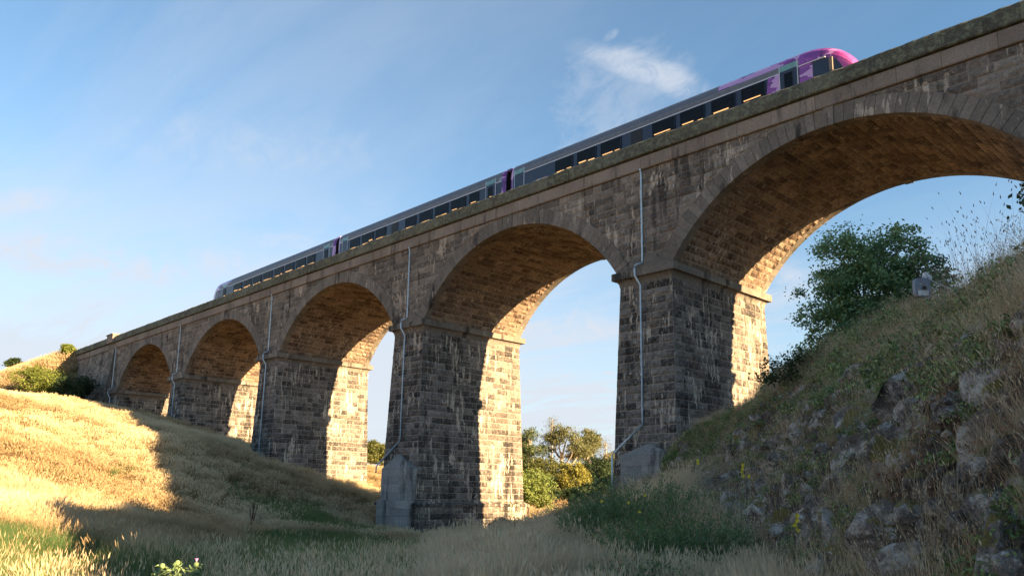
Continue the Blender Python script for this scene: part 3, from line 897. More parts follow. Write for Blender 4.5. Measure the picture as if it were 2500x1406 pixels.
# drainpipes
for i, p in enumerate([0, -22, -44, -66, -88]):
    xs = p if p != -88 else -87.9
    pts = [(xs, -0.30, Z_STR0+0.02), (xs, -0.24, Z_STR0-0.06), (xs, -0.17, Z_STR0-0.3), (xs, -0.17, ZS+0.45), (xs-0.02, -0.2, ZS+0.30), (xs-0.20, -0.42, ZS+0.22), (xs-0.27, -0.48, ZS+0.16), (xs-0.30, -0.50, ZS-0.05), (xs-0.28, -0.50, ZS-0.42), (xs-0.10, -0.24, ZS-0.95)]
    zlow = {0: 5.45, -22: 5.3, -44: 4.9, -66: 7.2, -88: 10.0}[p]
    pts.append((xs+0.02, -0.10-batter(zlow), zlow+0.1))
    if p in (0, -22):
        xe = {0: -1.78, -22: -24.3}[p]; ze = {0: 3.9, -22: 3.55}[p]
        pts += [(xs+0.02, -0.12-batter(zlow), zlow), (xe, -0.65, ze), (xe-0.03, -0.70, ze-0.12), (xe-0.03, -0.72, 0.3 if p == 0 else ze-0.6)]
    if p == -44: pts += [(xs+0.02, -0.35, zlow), (xs-1.5, -0.8, zlow-1.2)]
    mb = MB(); mb.tube(pts, 0.052, 8)
    po = vpart('drainpipe', mb.mesh('drainpipe', True), M['galv'])
    for zz in np.arange(zlow+0.8, Z_STR0-0.5, 1.9):
        if abs(zz-ZS) < 0.9: continue
        y = -0.17 if zz > ZS else -0.10-batter(zz)*(1)
        fx = xs if zz > ZS else xs-0.10+0.12*(ZS-0.95-zz)/(ZS-0.95-zlow)
        if zz < ZS: y = -0.24+( -0.10-batter(zlow)+0.24)*(ZS-0.95-zz)/(ZS-0.95-zlow)
        mb = MB(); mb.tube([(fx, y, zz-0.03), (fx, y, zz+0.03)], 0.068, 8); mb.box((fx-0.03, y, zz-0.02), (fx+0.03, y+0.25, zz+0.02))
        vpart('pipe_bracket', mb.mesh('pipe_bracket'), M['galv'], po)

# ------------------------------------------------------------------ train
def livery():
    mt, t, b = new_mat('faceted_purple_livery')
    P = t.pos(); x, y, z = t.sep(P)[:3]
    v = t.scale(P, (0.75, 0.0, 1.25))
    v = t.vmath('ADD', v, (0.0, 0.0, 0.31))
    cell = t.n('ShaderNodeTexVoronoi', feature='F1', distance='MINKOWSKI'); cell.inputs['Exponent'].default_value = 0.6
    t.set(cell.inputs['Vector'], v); cell.inputs['Scale'].default_value = 1.5
    k = t.sep(cell.outputs['Color'])[0]; k2 = t.sep(cell.outputs['Color'])[1]
    c = t.mix(k, (0.07, 0.02, 0.13), (0.26, 0.06, 0.36))
    c = t.mix(t.math('GREATER_THAN', k2, 0.66), c, (0.48, 0.30, 0.60))
    pink = t.ramp(x, 9.6, 11.2)
    c = t.mix(pink, c, t.mix(k, (0.33, 0.04, 0.24), (0.44, 0.10, 0.30)))
    t.set(b.inputs['Base Color'], c)
    b.inputs['Roughness'].default_value = 0.25; b.inputs['Coat Weight'].default_value = 0.5
    return mt
M['livery'] = livery()
M['navy'] = flat_mat('navy_bodyside', (0.022, 0.032, 0.060), 0.32, 0, 0.1, 2)
M['ribsteel'] = flat_mat('ribbed_stainless', (0.24, 0.27, 0.31), 0.45, 0.35, 0.08, 3)
M['roofgrey'] = flat_mat('grey_roof_cove', (0.12, 0.14, 0.18), 0.5, 0.1, 0.1, 2)
M['roofdark'] = flat_mat('dark_purple_roof', (0.06, 0.03, 0.09), 0.5, 0, 0.15, 2)
M['stripe'] = flat_mat('white_stripe', (0.62, 0.66, 0.74), 0.35, 0, 0.05, 3)
M['gangway'] = flat_mat('black_gangway', (0.010, 0.010, 0.012), 0.8)
M['saloon_lamp'] = flat_mat('saloon_lamp', (0.9, 0.6, 0.35), 0.5, 0, 0, 1, ((1.0, 0.62, 0.30), 1.6))
M['saloon'] = flat_mat('saloon_wall', (0.055, 0.036, 0.024), 0.7, 0, 0.5, 3)
M['teal'] = flat_mat('teal_tinted_glass', (0.16, 0.34, 0.36), 0.15, 0, 0.15, 2)
def glass():
    mt, t, b = new_mat('dark_window_glass')
    b.inputs['Base Color'].default_value = (0.012, 0.014, 0.018, 1); b.inputs['Roughness'].default_value = 0.06
    tr = t.n('ShaderNodeBsdfTransparent'); tr.inputs[0].default_value = (0.62, 0.58, 0.52, 1)
    mx = t.n('ShaderNodeMixShader'); mx.inputs[0].default_value = 0.32
    t.nt.links.new(tr.outputs[0], mx.inputs[1]); t.nt.links.new(b.outputs[0], mx.inputs[2])
    t.nt.links.new(mx.outputs[0], t.nt.nodes['Material Output'].inputs[0])
    return mt
M['glass'] = glass()
TR = empty('passenger_train', (-26, 3.45, 20.88))
tag(TR, 'purple and silver three-carriage passenger train crossing the top of the stone viaduct', 'train')
TINV = Matrix.Translation((26, -3.45, -20.88))
def tpart(name, mb_or_me, mats, parent=None, smooth=False):
    me = mb_or_me.mesh(name, smooth) if isinstance(mb_or_me, MB) else mb_or_me
    o = bpy.data.objects.new(name, me); COL.objects.link(o)
    for mt in (mats if isinstance(mats, (list, tuple)) else [mats]): me.materials.append(mt)
    if parent is None: o.parent = TR; o.matrix_parent_inverse = TINV
    else: o.parent = parent
    return o
YC = 3.45; HWd = 1.45
# half-section from sill up to roof centre: (inset from side, z, material slot of the strip that starts here)
SEC = [(0.10, 21.55, 0), (0.0, 21.75, 0), (0.0, 22.70, 3), (0.0, 22.78, 0), (0.0, 23.88, 3), (0.0, 23.935, 1), (0.015, 24.25, 4), (0.02, 24.275, 2), (0.10, 24.55, 2), (0.28, 24.74, 5), (0.55, 24.87, 5), (0.95, 24.95, 5), (1.45, 24.98, 5)]
MATS = [M['navy'], M['ribsteel'], M['roofgrey'], M['stripe'], M['black'], M['roofdark'], M['livery']]
def carriage(x0, x1, nose=0, purple=(1e9, -1e9)):
    """nose=+1: cab at x1, -1: cab at x0"""
    L = x1-x0
    xs = [x0, x0+0.18, x0+0.35] + list(np.linspace(x0+0.9, x1-0.9, 26)) + [x1-0.35, x1-0.18, x1]
    if nose: xs = sorted(set(list(np.linspace(x0+0.9, x1-3.6, 26) if nose > 0 else np.linspace(x0+3.6, x1-0.9, 26)) + ([x0, x0+0.18, x0+0.35]+[x1-3.4+i*0.2 for i in range(18)] if nose > 0 else [x1, x1-0.18, x1-0.35]+[x0+3.4-i*0.2 for i in range(18)])))
    rings = []
    for x in xs:
        f = 0.0
        if nose > 0: f = max(0, (x-(x1-2.8))/2.8)
        if nose < 0: f = max(0, ((x0+2.8)-x)/2.8)
        pts = []
        for ins, z, mm in SEC:
            zz = z
            if f > 0:
                drop = 1-(1-min(f, 1)**2.4)**0.55
                zz = 21.55+(z-21.55)*(1-0.62*drop)
                ins2 = ins+(1.45-ins)*0.0
                wn = 1-0.28*f**2.2
                ins2 = 1.45-(1.45-ins)*wn
            else: ins2 = ins
            e = 0.0
            if not nose or (nose > 0 and x < x0+1) or (nose < 0 and x > x1-1):
                dend = min(x-x0, x1-x) if not nose else (x-x0 if nose > 0 else x1-x)
                e = 0.12*max(0, 1-dend/0.35)**2
            pts.append((1.45-ins2-e, zz-e*0.5))
        rings.append(([(x, YC-hw, z) for hw, z in pts]+[(x, YC+hw, z) for hw, z in reversed(pts[:-1])]))
    n = len(rings[0]); V = np.array(rings).reshape(-1, 3); Q = []; mi = []
    for i in range(len(xs)-1):
        xm = (xs[i]+xs[i+1])/2
        for j in range(n-1):
            Q.append((i*n+j, i*n+j+1, (i+1)*n+j+1, (i+1)*n+j)); 
            k = j if j < len(SEC)-1 else n-2-j
            sl = SEC[k][2]
            z = SEC[k][1]
            if purple[0] < xm < purple[1]:
                if k >= 7 or xm > purple[1]-4.0 or True: sl = 6 if (k not in (2, 4, 5, 6) or abs(xm-(purple[1] if nose > 0 else purple[0])) < 3.9) else sl
            if nose and purple[0]-4.4 < xm <= purple[0] and nose > 0 and k >= 7: sl = 6
            if nose < 0 and purple[1] <= xm < purple[1]+3 and k >= 7: sl = 6
            if not nose or True:
                if (xm-x0 < 0.62 and nose >= 0) or (x1-xm < 0.62 and nose <= 0): sl = 6 if k >= 0 else sl
            mi.append(sl)
    T = []
    for e_, base in ((0, 0), (1, (len(xs)-1)*n)):
        for j in range(1, n-1): T.append((base, base+j+1, base+j) if e_ == 0 else (base, base+j, base+j+1)); mi.append(7)
    me = np_mesh('carriage', V, [np.array(Q)[:, ::-1], np.array(T)], False, None, mi)
    co = tpart('carriage', me, MATS+[M['gangway']])
    # underframe and bogies
    mb = MB(); mb.box((x0+1.2, YC-1.2, 21.25), (x1-1.2-(1.4 if nose > 0 else 0), YC+1.2, 21.56)); tpart('underframe', mb, M['black'], co)
    for bx in (x0+3.6, x1-3.9):
        mb = MB()
        for ax in (-1.1, 1.1):
            for yy in (-0.82, 0.78): mb.tube([(bx+ax, YC+yy-0.06, 21.31), (bx+ax, YC+yy+0.06, 21.31)], 0.43, 20)
        mb.box((bx-1.7, YC-1.05, 21.25), (bx+1.7, YC-0.95, 21.45)); mb.box((bx-1.7, YC+0.95, 21.25), (bx+1.7, YC+1.05, 21.45))
        tpart('bogie', mb, M['black'], co)
    # corrugation
    for zz in np.linspace(23.99, 24.20, 5):
        mb = MB(); xa = x0+0.7 if nose >= 0 else purple[1]+0.1; xb = (x1-0.7) if nose <= 0 else purple[0]
        mb.box((xa, 1.976, zz-0.014), (xb, 2.02, zz+0.014)); tpart('corrugation', mb, M['ribsteel'], co)
    # roof pods
    for rx in np.linspace(x0+4, x1-6, 3):
        mb = MB(); mb.hexa([(rx-1.3, YC-0.9, 24.9), (rx+1.3, YC-0.9, 24.9), (rx+1.3, YC+0.9, 24.9), (rx-1.3, YC+0.9, 24.9), (rx-1.1, YC-0.6, 25.08), (rx+1.1, YC-0.6, 25.08), (rx+1.1, YC+0.6, 25.08), (rx-1.1, YC+0.6, 25.08)])
        tpart('roof_pod', mb, M['roofdark'], co)
    return co
YF = 2.0
def window(co, a, b_, z0=22.84, z1=23.80, lamp=True, cab=False):
    mb = MB(); g = 0.02
    mb.box((a, YF-0.012, z0), (b_, YF+0.03, z1)); tpart('window_recess', mb, M['saloon'], co)
    if lamp:
        r = random.Random(int(a*10)); x = a+0.12
        while x < b_-0.3:
            L = r.uniform(0.55, 1.3); e_ = min(b_-0.12, x+L)
            zl_ = z0+r.uniform(0.10, 0.26); mb = MB(); mb.tube([(x, YF-0.020, zl_), (e_, YF-0.020, zl_)], r.uniform(0.018, 0.036), 6)
            tpart('saloon_lamp', mb, M['saloon_lamp'], co); x = e_+r.uniform(0.1, 0.35)
        mb = MB(); mb.box((a+0.1, YF-0.018, z1-0.2), (b_-0.15, YF-0.013, z1-0.13)); tpart('luggage_rack', mb, M['bark'], co)
    mb = MB(); mb.box((a, YF-0.062, z0), (b_, YF-0.056, z1)); tpart('window', mb, M['glass'], co)
    for (p0, p1) in (((a-g, z0-g), (b_+g, z0)), ((a-g, z1), (b_+g, z1+g)), ((a-g, z0), (a, z1)), ((b_, z0), (b_+g, z1))):
        pass
    mb = MB()
    for (xa, za, xb, zb_) in ((a-g, z0-g, b_+g, z0), (a-g, z1, b_+g, z1+g), (a-g, z0, a, z1), (b_, z0, b_+g, z1)): mb.box((xa, YF-0.068, za), (xb, YF+0.02, zb_))
    tpart('window_frame', mb, M['navy'], co)
def saloon_seats(co, a, b_):
    x = a+0.2
    while x < b_-0.35:
        mb = MB(); mb.box((x, YF-0.030, 22.84), (x+0.26, YF-0.022, 23.02)); tpart('seat_back', mb, M['navy'], co); x += 0.78
def door(co, a, b_, pane=True):
    mb = MB(); mb.box((a, YF-0.035, 21.9), (b_, YF+0.02, 23.93)); d = tpart('door', mb, M['navy'], co)
    mb = MB(); mb.box((a, YF-0.030, 23.95), (b_, YF+0.02, 24.27)); tpart('tinted_panel', mb, M['teal'], co)
    for x in (a-0.03, b_, ):
        mb = MB(); mb.box((x, YF-0.045, 21.9), (x+0.03, YF+0.02, 24.28)); tpart('door_post', mb, M['stripe'], co)
    if pane: window(co, a+0.26, b_-0.26, 22.75, 23.75)
# leading carriage (right, near end)
c1 = carriage(-13.25, 11.5, 1, (8.63, 11.5))
for a, b_ in ((-8.72, -7.2), (-6.75, -5.18), (-4.74, -3.12), (-0.69, 0.92), (1.32, 2.95), (3.43, 4.93), (5.33, 6.75)): window(c1, a, b_)
mb = MB(); mb.box((-2.35, YF-0.02, 22.85), (-1.48, YF+0.02, 23.80)); tpart('louvre_panel', mb, M['black'], c1)
door(c1, 7.62, 8.60); door(c1, -12.70, -11.78, False)
mb = MB(); mb.box((-10.85, YF-0.03, 22.86), (-10.0, YF+0.02, 22.98)); tpart('white_flash', mb, M['stripe'], c1)
mb = MB(); mb.box((-9.98, YF-0.03, 22.86), (-9.35, YF+0.02, 22.98)); tpart('purple_flash', mb, M['livery'], c1)
mb = MB(); V_ = [(6.8, 1.968, 22.79), (7.58, 1.968, 22.79), (7.58, 1.968, 23.87), (6.95, 1.968, 23.87)]
mb.hexa(V_+[(x, 2.02, z) for x, y, z in V_]); tpart('livery_panel', mb, M['livery'], c1)
# cab side window, following the narrowing nose
def cabwin(co, x0, x1, sgn, tip):
    mb = MB(); n = 10; up = []; lo = []
    for i in range(n+1):
        x = x0+(x1-x0)*i/n; f = max(0, (2.8-abs(tip-x))/2.8); hw = 1.45*(1-0.28*f**2.2)
        k = abs(x-x0)/abs(x1-x0); z1 = 23.88-0.06*k-0.85*max(0, (k-0.62)/0.38)**1.6; z0 = 22.80
        up.append((x, YC-hw-0.02, z1)); lo.append((x, YC-hw-0.02, z0))
    V = lo+up; V += [(x, y+0.06, z) for x, y, z in V]; m_ = 2*(n+1)
    Q = [(i, i+1, n+2+i, n+1+i) for i in range(n)]+[(m_+i, m_+n+1+i, m_+n+2+i, m_+i+1) for i in range(n)]+[(n+1+i, n+2+i, m_+n+2+i, m_+n+1+i) for i in range(n)]+[(i, m_+i, m_+i+1, i+1) for i in range(n)]+[(0, n+1, m_+n+1, m_), (n, m_+n, m_+2*n+1, 2*n+1)]
    mb.add(V, Q); tpart('cab_window', mb, M['navy'], co)
cabwin(c1, 9.42, 10.95, 1, 11.5)
mb = MB(); mb.box((10.28, 2.015, 23.05), (10.45, 2.2, 23.80)); tpart('cab_pillar', mb, M['string'], c1)
mb = MB(); mb.box((8.7, 1.972, 23.885), (10.1, 2.2, 23.925)); tpart('cab_stripe', mb, M['stripe'], c1)
c2 = carriage(-36.2, -13.75, 0)
for a, b_ in ((-34.0, -32.6), (-32.1, -30.4), (-30.0, -28.55), (-25.7, -24.3), (-23.8, -22.2), (-21.75, -20.2), (-19.8, -18.1), (-17.6, -16.6)): window(c2, a, b_)
mb = MB(); mb.box((-27.7, YF-0.02, 22.85), (-26.75, YF+0.02, 23.80)); tpart('louvre_panel', mb, M['black'], c2)
door(c2, -15.75, -14.75); door(c2, -35.3, -34.5, False)
c3 = carriage(-63.9, -36.7, -1, (-63.9, -61.2))
for a, b_ in ((-57.5, -55.6), (-55.1, -53.4), (-52.9, -51.1), (-50.6, -48.7), (-48.2, -46.4), (-45.9, -44.2), (-43.7, -42.0), (-41.5, -40.2)): window(c3, a, b_)
door(c3, -60.4, -59.2); door(c3, -38.6, -37.6)
cabwin(c3, -61.4, -62.7, -1, -63.9)
for gx0, gx1 in ((-13.75, -13.25), (-36.7, -36.2)):
    mb = MB(); mb.box((gx0-0.05, YC-0.95, 21.6), (gx1+0.05, YC+0.95, 24.55)); tpart('gangway', mb, M['gangway'])
    mb = MB(); mb.box((gx0-0.02, YC-1.25, 24.58), (gx1+0.02, YC+1.25, 24.72)); tpart('roof_fairing', mb, M['livery'])

# ------------------------------------------------------------------ vegetation tools
def scatter(name, variants, pts, rotz, sc, tint, vid, mats, lean=None, parent=None):
    """one object: the points carry instances of the tufts stored in the same mesh (geometry nodes)"""
    mb_v = []; fs4 = []; fs3 = []; hg = []; src = []; n0 = 0; m4 = []; m3 = []
    for k, (V, Q4, T3, h, mq, mt_) in enumerate(variants):
        mb_v.append(V); hg.append(h); src.append(np.full(len(V), k)); 
        if len(Q4): fs4.append(np.asarray(Q4)+n0); m4.append(np.broadcast_to(mq, len(Q4)))
        if len(T3): fs3.append(np.asarray(T3)+n0); m3.append(np.broadcast_to(mt_, len(T3)))
        n0 += len(V)
    nsrc = n0; n = len(pts)
    V = np.vstack(mb_v+[pts])
    fl = []; mi = []
    if fs4: fl.append(np.vstack(fs4)); mi.append(np.concatenate(m4))
    if fs3: fl.append(np.vstack(fs3)); mi.append(np.concatenate(m3))
    rot = np.zeros((len(V), 3)); rot[nsrc:, 2] = rotz
    if lean is not None: rot[nsrc:, 0] = lean[0]; rot[nsrc:, 1] = lean[1]
    A = {'hg': np.concatenate(hg+[np.zeros(n)]), 'rot': rot, 'sc': np.concatenate([np.ones(nsrc), sc]), 'tint': np.concatenate([np.zeros(nsrc), tint]),
         'vid': np.concatenate(src+[vid]).astype(np.int32), 'pt': np.concatenate([np.zeros(nsrc), np.ones(n)])}
    me = np_mesh(name, V, fl, False, A, np.concatenate(mi))
    o = obj(name, me, parent, mats)
    ng = bpy.data.node_groups.new('scatter_'+name, 'GeometryNodeTree')
    ng.interface.new_socket('Geometry', in_out='INPUT', socket_type='NodeSocketGeometry')
    ng.interface.new_socket('Geometry', in_out='OUTPUT', socket_type='NodeSocketGeometry')
    N = ng.nodes; Lk = ng.links.new
    gi = N.new('NodeGroupInput'); go = N.new('NodeGroupOutput'); jn = N.new('GeometryNodeJoinGeometry')
    def named(nm, typ):
        a = N.new('GeometryNodeInputNamedAttribute'); a.data_type = typ; a.inputs[0].default_value = nm; return a.outputs[0]
    s1 = N.new('GeometryNodeSeparateGeometry'); s1.domain = 'POINT'
    Lk(gi.outputs[0], s1.inputs[0]); 
    cmp_ = N.new('ShaderNodeMath'); cmp_.operation = 'GREATER_THAN'; Lk(named('pt', 'FLOAT'), cmp_.inputs[0]); cmp_.inputs[1].default_value = 0.5
    Lk(cmp_.outputs[0], s1.inputs[1])
    for k in range(len(variants)):
        def pick(geo):
            s = N.new('GeometryNodeSeparateGeometry'); s.domain = 'POINT'; Lk(geo, s.inputs[0])
            e = N.new('ShaderNodeMath'); e.operation = 'COMPARE'; Lk(named('vid', 'INT'), e.inputs[0]); e.inputs[1].default_value = k; e.inputs[2].default_value = 0.4
            Lk(e.outputs[0], s.inputs[1]); return s.outputs[0]
        ip = N.new('GeometryNodeInstanceOnPoints')
        Lk(pick(s1.outputs[0]), ip.inputs['Points']); Lk(pick(s1.outputs[1]), ip.inputs['Instance'])
        Lk(named('rot', 'FLOAT_VECTOR'), ip.inputs['Rotation']); Lk(named('sc', 'FLOAT'), ip.inputs['Scale'])
        Lk(ip.outputs[0], jn.inputs[0])
    Lk(jn.outputs[0], go.inputs[0])
    md = o.modifiers.new('scatter', 'NODES'); md.node_group = ng
    return o

def tuft(n, h, spread, width, seed, lean=0.25, head=0.0, headlen=0.08, headw=0.012, seg=3, hv=0.35, wind=(0.10, 0.0), droop=0.5):
    r = np.random.default_rng(seed)
    V = []; Q = []; T = []; H = []; mq = []; mt_ = []; k = 0
    for i in range(n):
        a = r.uniform(0, 2*np.pi); rr = spread*math.sqrt(r.random())
        b = np.array([math.cos(a)*rr, math.sin(a)*rr, -0.05])
        hh = h*(1-hv*r.random()); ln = lean*r.uniform(0.2, 1.3); a2 = a+r.normal(0, 0.9)
        d = np.array([math.cos(a2)*ln+wind[0]*r.uniform(0.5, 2), math.sin(a2)*ln+wind[1], 0])
        fa = r.uniform(0, np.pi); sd = np.array([math.cos(fa), math.sin(fa), 0])*width*r.uniform(0.7, 1.2)/2
        pts = []
        for j in range(seg+1):
            f = j/seg
            pts.append(b + np.array([0, 0, hh*(f-0.12*droop*f*f)]) + d*hh*(0.35*f+0.65*f*f))
        for j in range(seg):
            wj = 1-0.75*j/seg
            V += [pts[j]-sd*wj, pts[j]+sd*wj]; H += [j/seg]*2
        V.append(pts[-1]); H.append(1.0)
        for j in range(seg-1): Q.append((k+2*j, k+2*j+1, k+2*j+3, k+2*j+2)); mq.append(0)
        T.append((k+2*(seg-1), k+2*(seg-1)+1, k+2*seg)); mt_.append(0)
        k += 2*seg+1
        if r.random() < head:
            tip = pts[-1]; up = pts[-1]-pts[-2]; up = up/np.linalg.norm(up)
            for q in range(2):
                fb = fa+q*math.pi/2; sv = np.array([math.cos(fb), math.sin(fb), 0])*headw
                L_ = headlen*r.uniform(0.7, 1.2)
                V += [tip-up*L_*0.3, tip+up*L_*0.15+sv, tip+up*L_*0.85, tip+up*L_*0.15-sv]; H += [1.0]*4
                Q.append((k, k+1, k+2, k+3)); mq.append(1); k += 4
    return np.array(V), np.array(Q), np.array(T), np.array(H), np.array(mq), np.array(mt_)
def leafclump(n, R_, size, seed, flat=0.7, stems=5, aspect=0.55, curl=0.25, ball=False):
    r = np.random.default_rng(seed)
    c = r.normal(0, 1, (n, 3)); c /= np.linalg.norm(c, axis=1)[:, None]; c *= (r.random(n)**0.4)[:, None]*R_
    if not ball: c[:, 2] = np.abs(c[:, 2])*flat
    nrm = c/ (np.linalg.norm(c, axis=1)[:, None]+1e-6)*0.8 + r.normal(0, 0.55, (n, 3)) + np.array([0, 0, 0.5]); nrm /= np.linalg.norm(nrm, axis=1)[:, None]
    u = np.cross(nrm, r.normal(0, 1, (n, 3))); u /= np.linalg.norm(u, axis=1)[:, None]; v = np.cross(nrm, u)
    s = size*r.uniform(0.6, 1.25, n)[:, None]
    V = np.stack([c-u*s*0.5, c+v*s*aspect*0.5-nrm*s*curl*0.3, c+u*s*0.5-nrm*s*curl, c-v*s*aspect*0.5-nrm*s*curl*0.3], 1).reshape(-1, 3)
    Q = np.arange(n*4).reshape(n, 4)
    H = np.repeat(r.random(n), 4)
    T = []; k = n*4; Vs = []
    for i in range(stems):
        j = r.integers(n); w_ = R_*0.012
        Vs += [(-w_, 0, 0), (w_, 0, 0), tuple(c[j])]; T.append((k, k+1, k+2)); k += 3
    if Vs: V = np.vstack([V, Vs]); H = np.concatenate([H, np.zeros(len(Vs))])
    return V, Q, np.array(T) if T else np.zeros((0, 3), int), H, 0, 1
# grass colours 
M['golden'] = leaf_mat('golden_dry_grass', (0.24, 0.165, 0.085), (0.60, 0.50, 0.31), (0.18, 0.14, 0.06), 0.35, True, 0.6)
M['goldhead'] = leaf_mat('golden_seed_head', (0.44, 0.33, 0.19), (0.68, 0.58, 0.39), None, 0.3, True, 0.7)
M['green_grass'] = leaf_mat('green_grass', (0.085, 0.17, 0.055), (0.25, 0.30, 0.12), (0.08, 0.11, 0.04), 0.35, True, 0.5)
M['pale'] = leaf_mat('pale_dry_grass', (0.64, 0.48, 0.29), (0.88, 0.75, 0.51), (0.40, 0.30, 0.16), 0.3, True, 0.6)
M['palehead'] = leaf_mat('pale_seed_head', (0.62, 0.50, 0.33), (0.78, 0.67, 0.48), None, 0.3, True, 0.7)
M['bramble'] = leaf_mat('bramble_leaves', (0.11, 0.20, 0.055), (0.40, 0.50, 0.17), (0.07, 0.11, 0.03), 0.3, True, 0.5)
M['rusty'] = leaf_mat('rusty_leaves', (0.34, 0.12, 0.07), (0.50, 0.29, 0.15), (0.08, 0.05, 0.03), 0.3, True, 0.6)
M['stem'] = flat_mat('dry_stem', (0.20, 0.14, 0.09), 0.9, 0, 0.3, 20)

def sample_rd(n, rlo, rhi, seed, frame=True, power=1.0, fan=0.92, extra=1.5):
    """points on the ground in the fan the viewer overlooks; density falls with distance"""
    r = np.random.default_rng(seed)
    d = rlo+(rhi-rlo)*r.random(n)**power
    a = r.uniform(-fan, fan, n)
    x = a*d + r.uniform(-extra, extra, n)
    s = EYE[0]+x*c_right[0]+d*c_fwdh[0]; t = EYE[1]+x*c_right[1]+d*c_fwdh[1]
    return s, t, d, x
BLOCK = []      # (s0,s1,t0,t1) footprints without grass
for p in PIERS+ABUT: BLOCK.append((p-2.1, p+2.3, -0.55, W+0.4))
BLOCK += [(-24.6, -19.6, -1.0, W+0.6), (-1.8, 1.8, -0.7, 1), (-108, -88, -0.9, W), (22, 46, -0.4, W)]
def clear(s, t):
    ok = np.ones(len(s), bool)
    for a, b_, c_, d_ in BLOCK: ok &= ~((s > a) & (s < b_) & (t > c_) & (t < d_))
    return ok
def greenness(s, t):
    """how green the sward is: the damp hollow in front of the piers and a patch by the lower left"""
    a_ = (s+4)*-0.79+(t+17)*0.62; b_ = (s+4)*0.62+(t+17)*0.79
    g = np.exp(-((a_/19)**2+(b_/4.6)**2)**2)
    g = np.maximum(g, 0.8*np.exp(-(((s-5.5)/4.5)**2+((t+31.0)/3.5)**2)))
    g = np.maximum(g, 0.8*np.exp(-(((s+22)/6)**2+((t+6)/5.0)**2)))
    n = fbm(np.stack([s*0.3, t*0.3, s*0], -1), 3, 21)
    return np.clip(g*2.0+(n-0.5)*1.7-0.30, 0, 1)*0.97

def grass_layer(name, variants, s, t, sc, tint, mats, seed, label=None, lean_amp=0.18):
    r = np.random.default_rng(seed)
    z = Hh(s, t); P = np.stack([s, t, z], -1)
    o = scatter(name, variants, P, r.uniform(0, 2*np.pi, len(s)), sc, tint, r.integers(0, len(variants), len(s)), mats,
                (r.normal(0, lean_amp, len(s)), r.normal(0, lean_amp, len(s))))
    tag(o, label, None, None, 'stuff')
    return o
var_gold = [tuft(36, 0.85, 0.19, 0.0065, 100+i, 0.24, 0.5, 0.11, 0.0065, wind=(0.0, 0)) for i in range(5)]
var_gold_far = [tuft(26, 0.80, 0.28, 0.020, 120+i, 0.30, 0.5, 0.12, 0.02, wind=(0.0, 0)) for i in range(4)]
var_green = [tuft(46, 0.82, 0.22, 0.0065, 140+i, 0.35, 0.0) for i in range(4)]
var_pale = [tuft(34, 0.85, 0.17, 0.0055, 160+i, 0.26, 0.6, 0.09, 0.0055, wind=(0, 0)) for i in range(5)]
s, t, d, x = sample_rd(78000, 9, 40, 201, power=0.75)
_, wv, dd_, rr_, fd = bank_h(s, t)
g = greenness(s, t); rnd = np.random.default_rng(5).random(len(s))
onbank = (wv > 0.02) & (fd > 0.05)
leftish = x < -0.10*d
clump = fbm(np.stack([s*0.8, t*0.8, s*0], -1), 3, 31)
pt = fbm(np.stack([s*0.2, t*0.2, s*0], -1), 3, 35)
ok = clear(s, t) & ~onbank
green = (rnd < g) | ((x < -0.10*d) & (d < 21) & (rnd < 0.90))
tt = np.clip(0.5+(pt-0.5)*3.2+np.random.default_rng(8).normal(0, 0.18, len(s)), 0, 1)
szz = (0.35+1.25*clump**1.3)*(0.8+0.5*pt)*np.random.default_rng(77).uniform(0.8, 1.25, len(s))
m_ = ok & ~green & (leftish | (d > 30))
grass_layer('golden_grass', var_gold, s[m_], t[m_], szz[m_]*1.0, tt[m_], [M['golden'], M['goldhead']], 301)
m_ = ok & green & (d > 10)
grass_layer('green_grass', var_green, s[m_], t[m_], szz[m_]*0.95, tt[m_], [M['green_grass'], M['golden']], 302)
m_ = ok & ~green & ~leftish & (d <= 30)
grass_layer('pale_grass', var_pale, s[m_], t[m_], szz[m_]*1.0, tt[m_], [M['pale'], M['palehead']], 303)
s, t, d, x = sample_rd(90000, 38, 125, 205, power=0.8, extra=3)
_, wv, dd_, rr_, fd = bank_h(s, t)
ok = clear(s, t) & ~((wv > 0) & (fd > 0.1)) & (s < 12)
g = greenness(s, t); rnd = np.random.default_rng(6).random(len(s))
clump = fbm(np.stack([s*0.6, t*0.6, s*0], -1), 3, 31); pt = fbm(np.stack([s*0.15, t*0.15, s*0], -1), 3, 35)
tt = np.clip(0.5+(pt-0.5)*3.2+np.random.default_rng(9).normal(0, 0.15, len(s)), 0, 1)
m_ = ok & (rnd > g)
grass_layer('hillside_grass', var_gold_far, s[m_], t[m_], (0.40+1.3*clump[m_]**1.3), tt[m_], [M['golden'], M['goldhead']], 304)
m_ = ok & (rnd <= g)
grass_layer('hollow_grass', [tuft(34, 0.75, 0.32, 0.020, 180+i, 0.30) for i in range(3)], s[m_], t[m_], (0.8+0.7*clump[m_]), tt[m_], [M['green_grass'], M['golden']], 305)

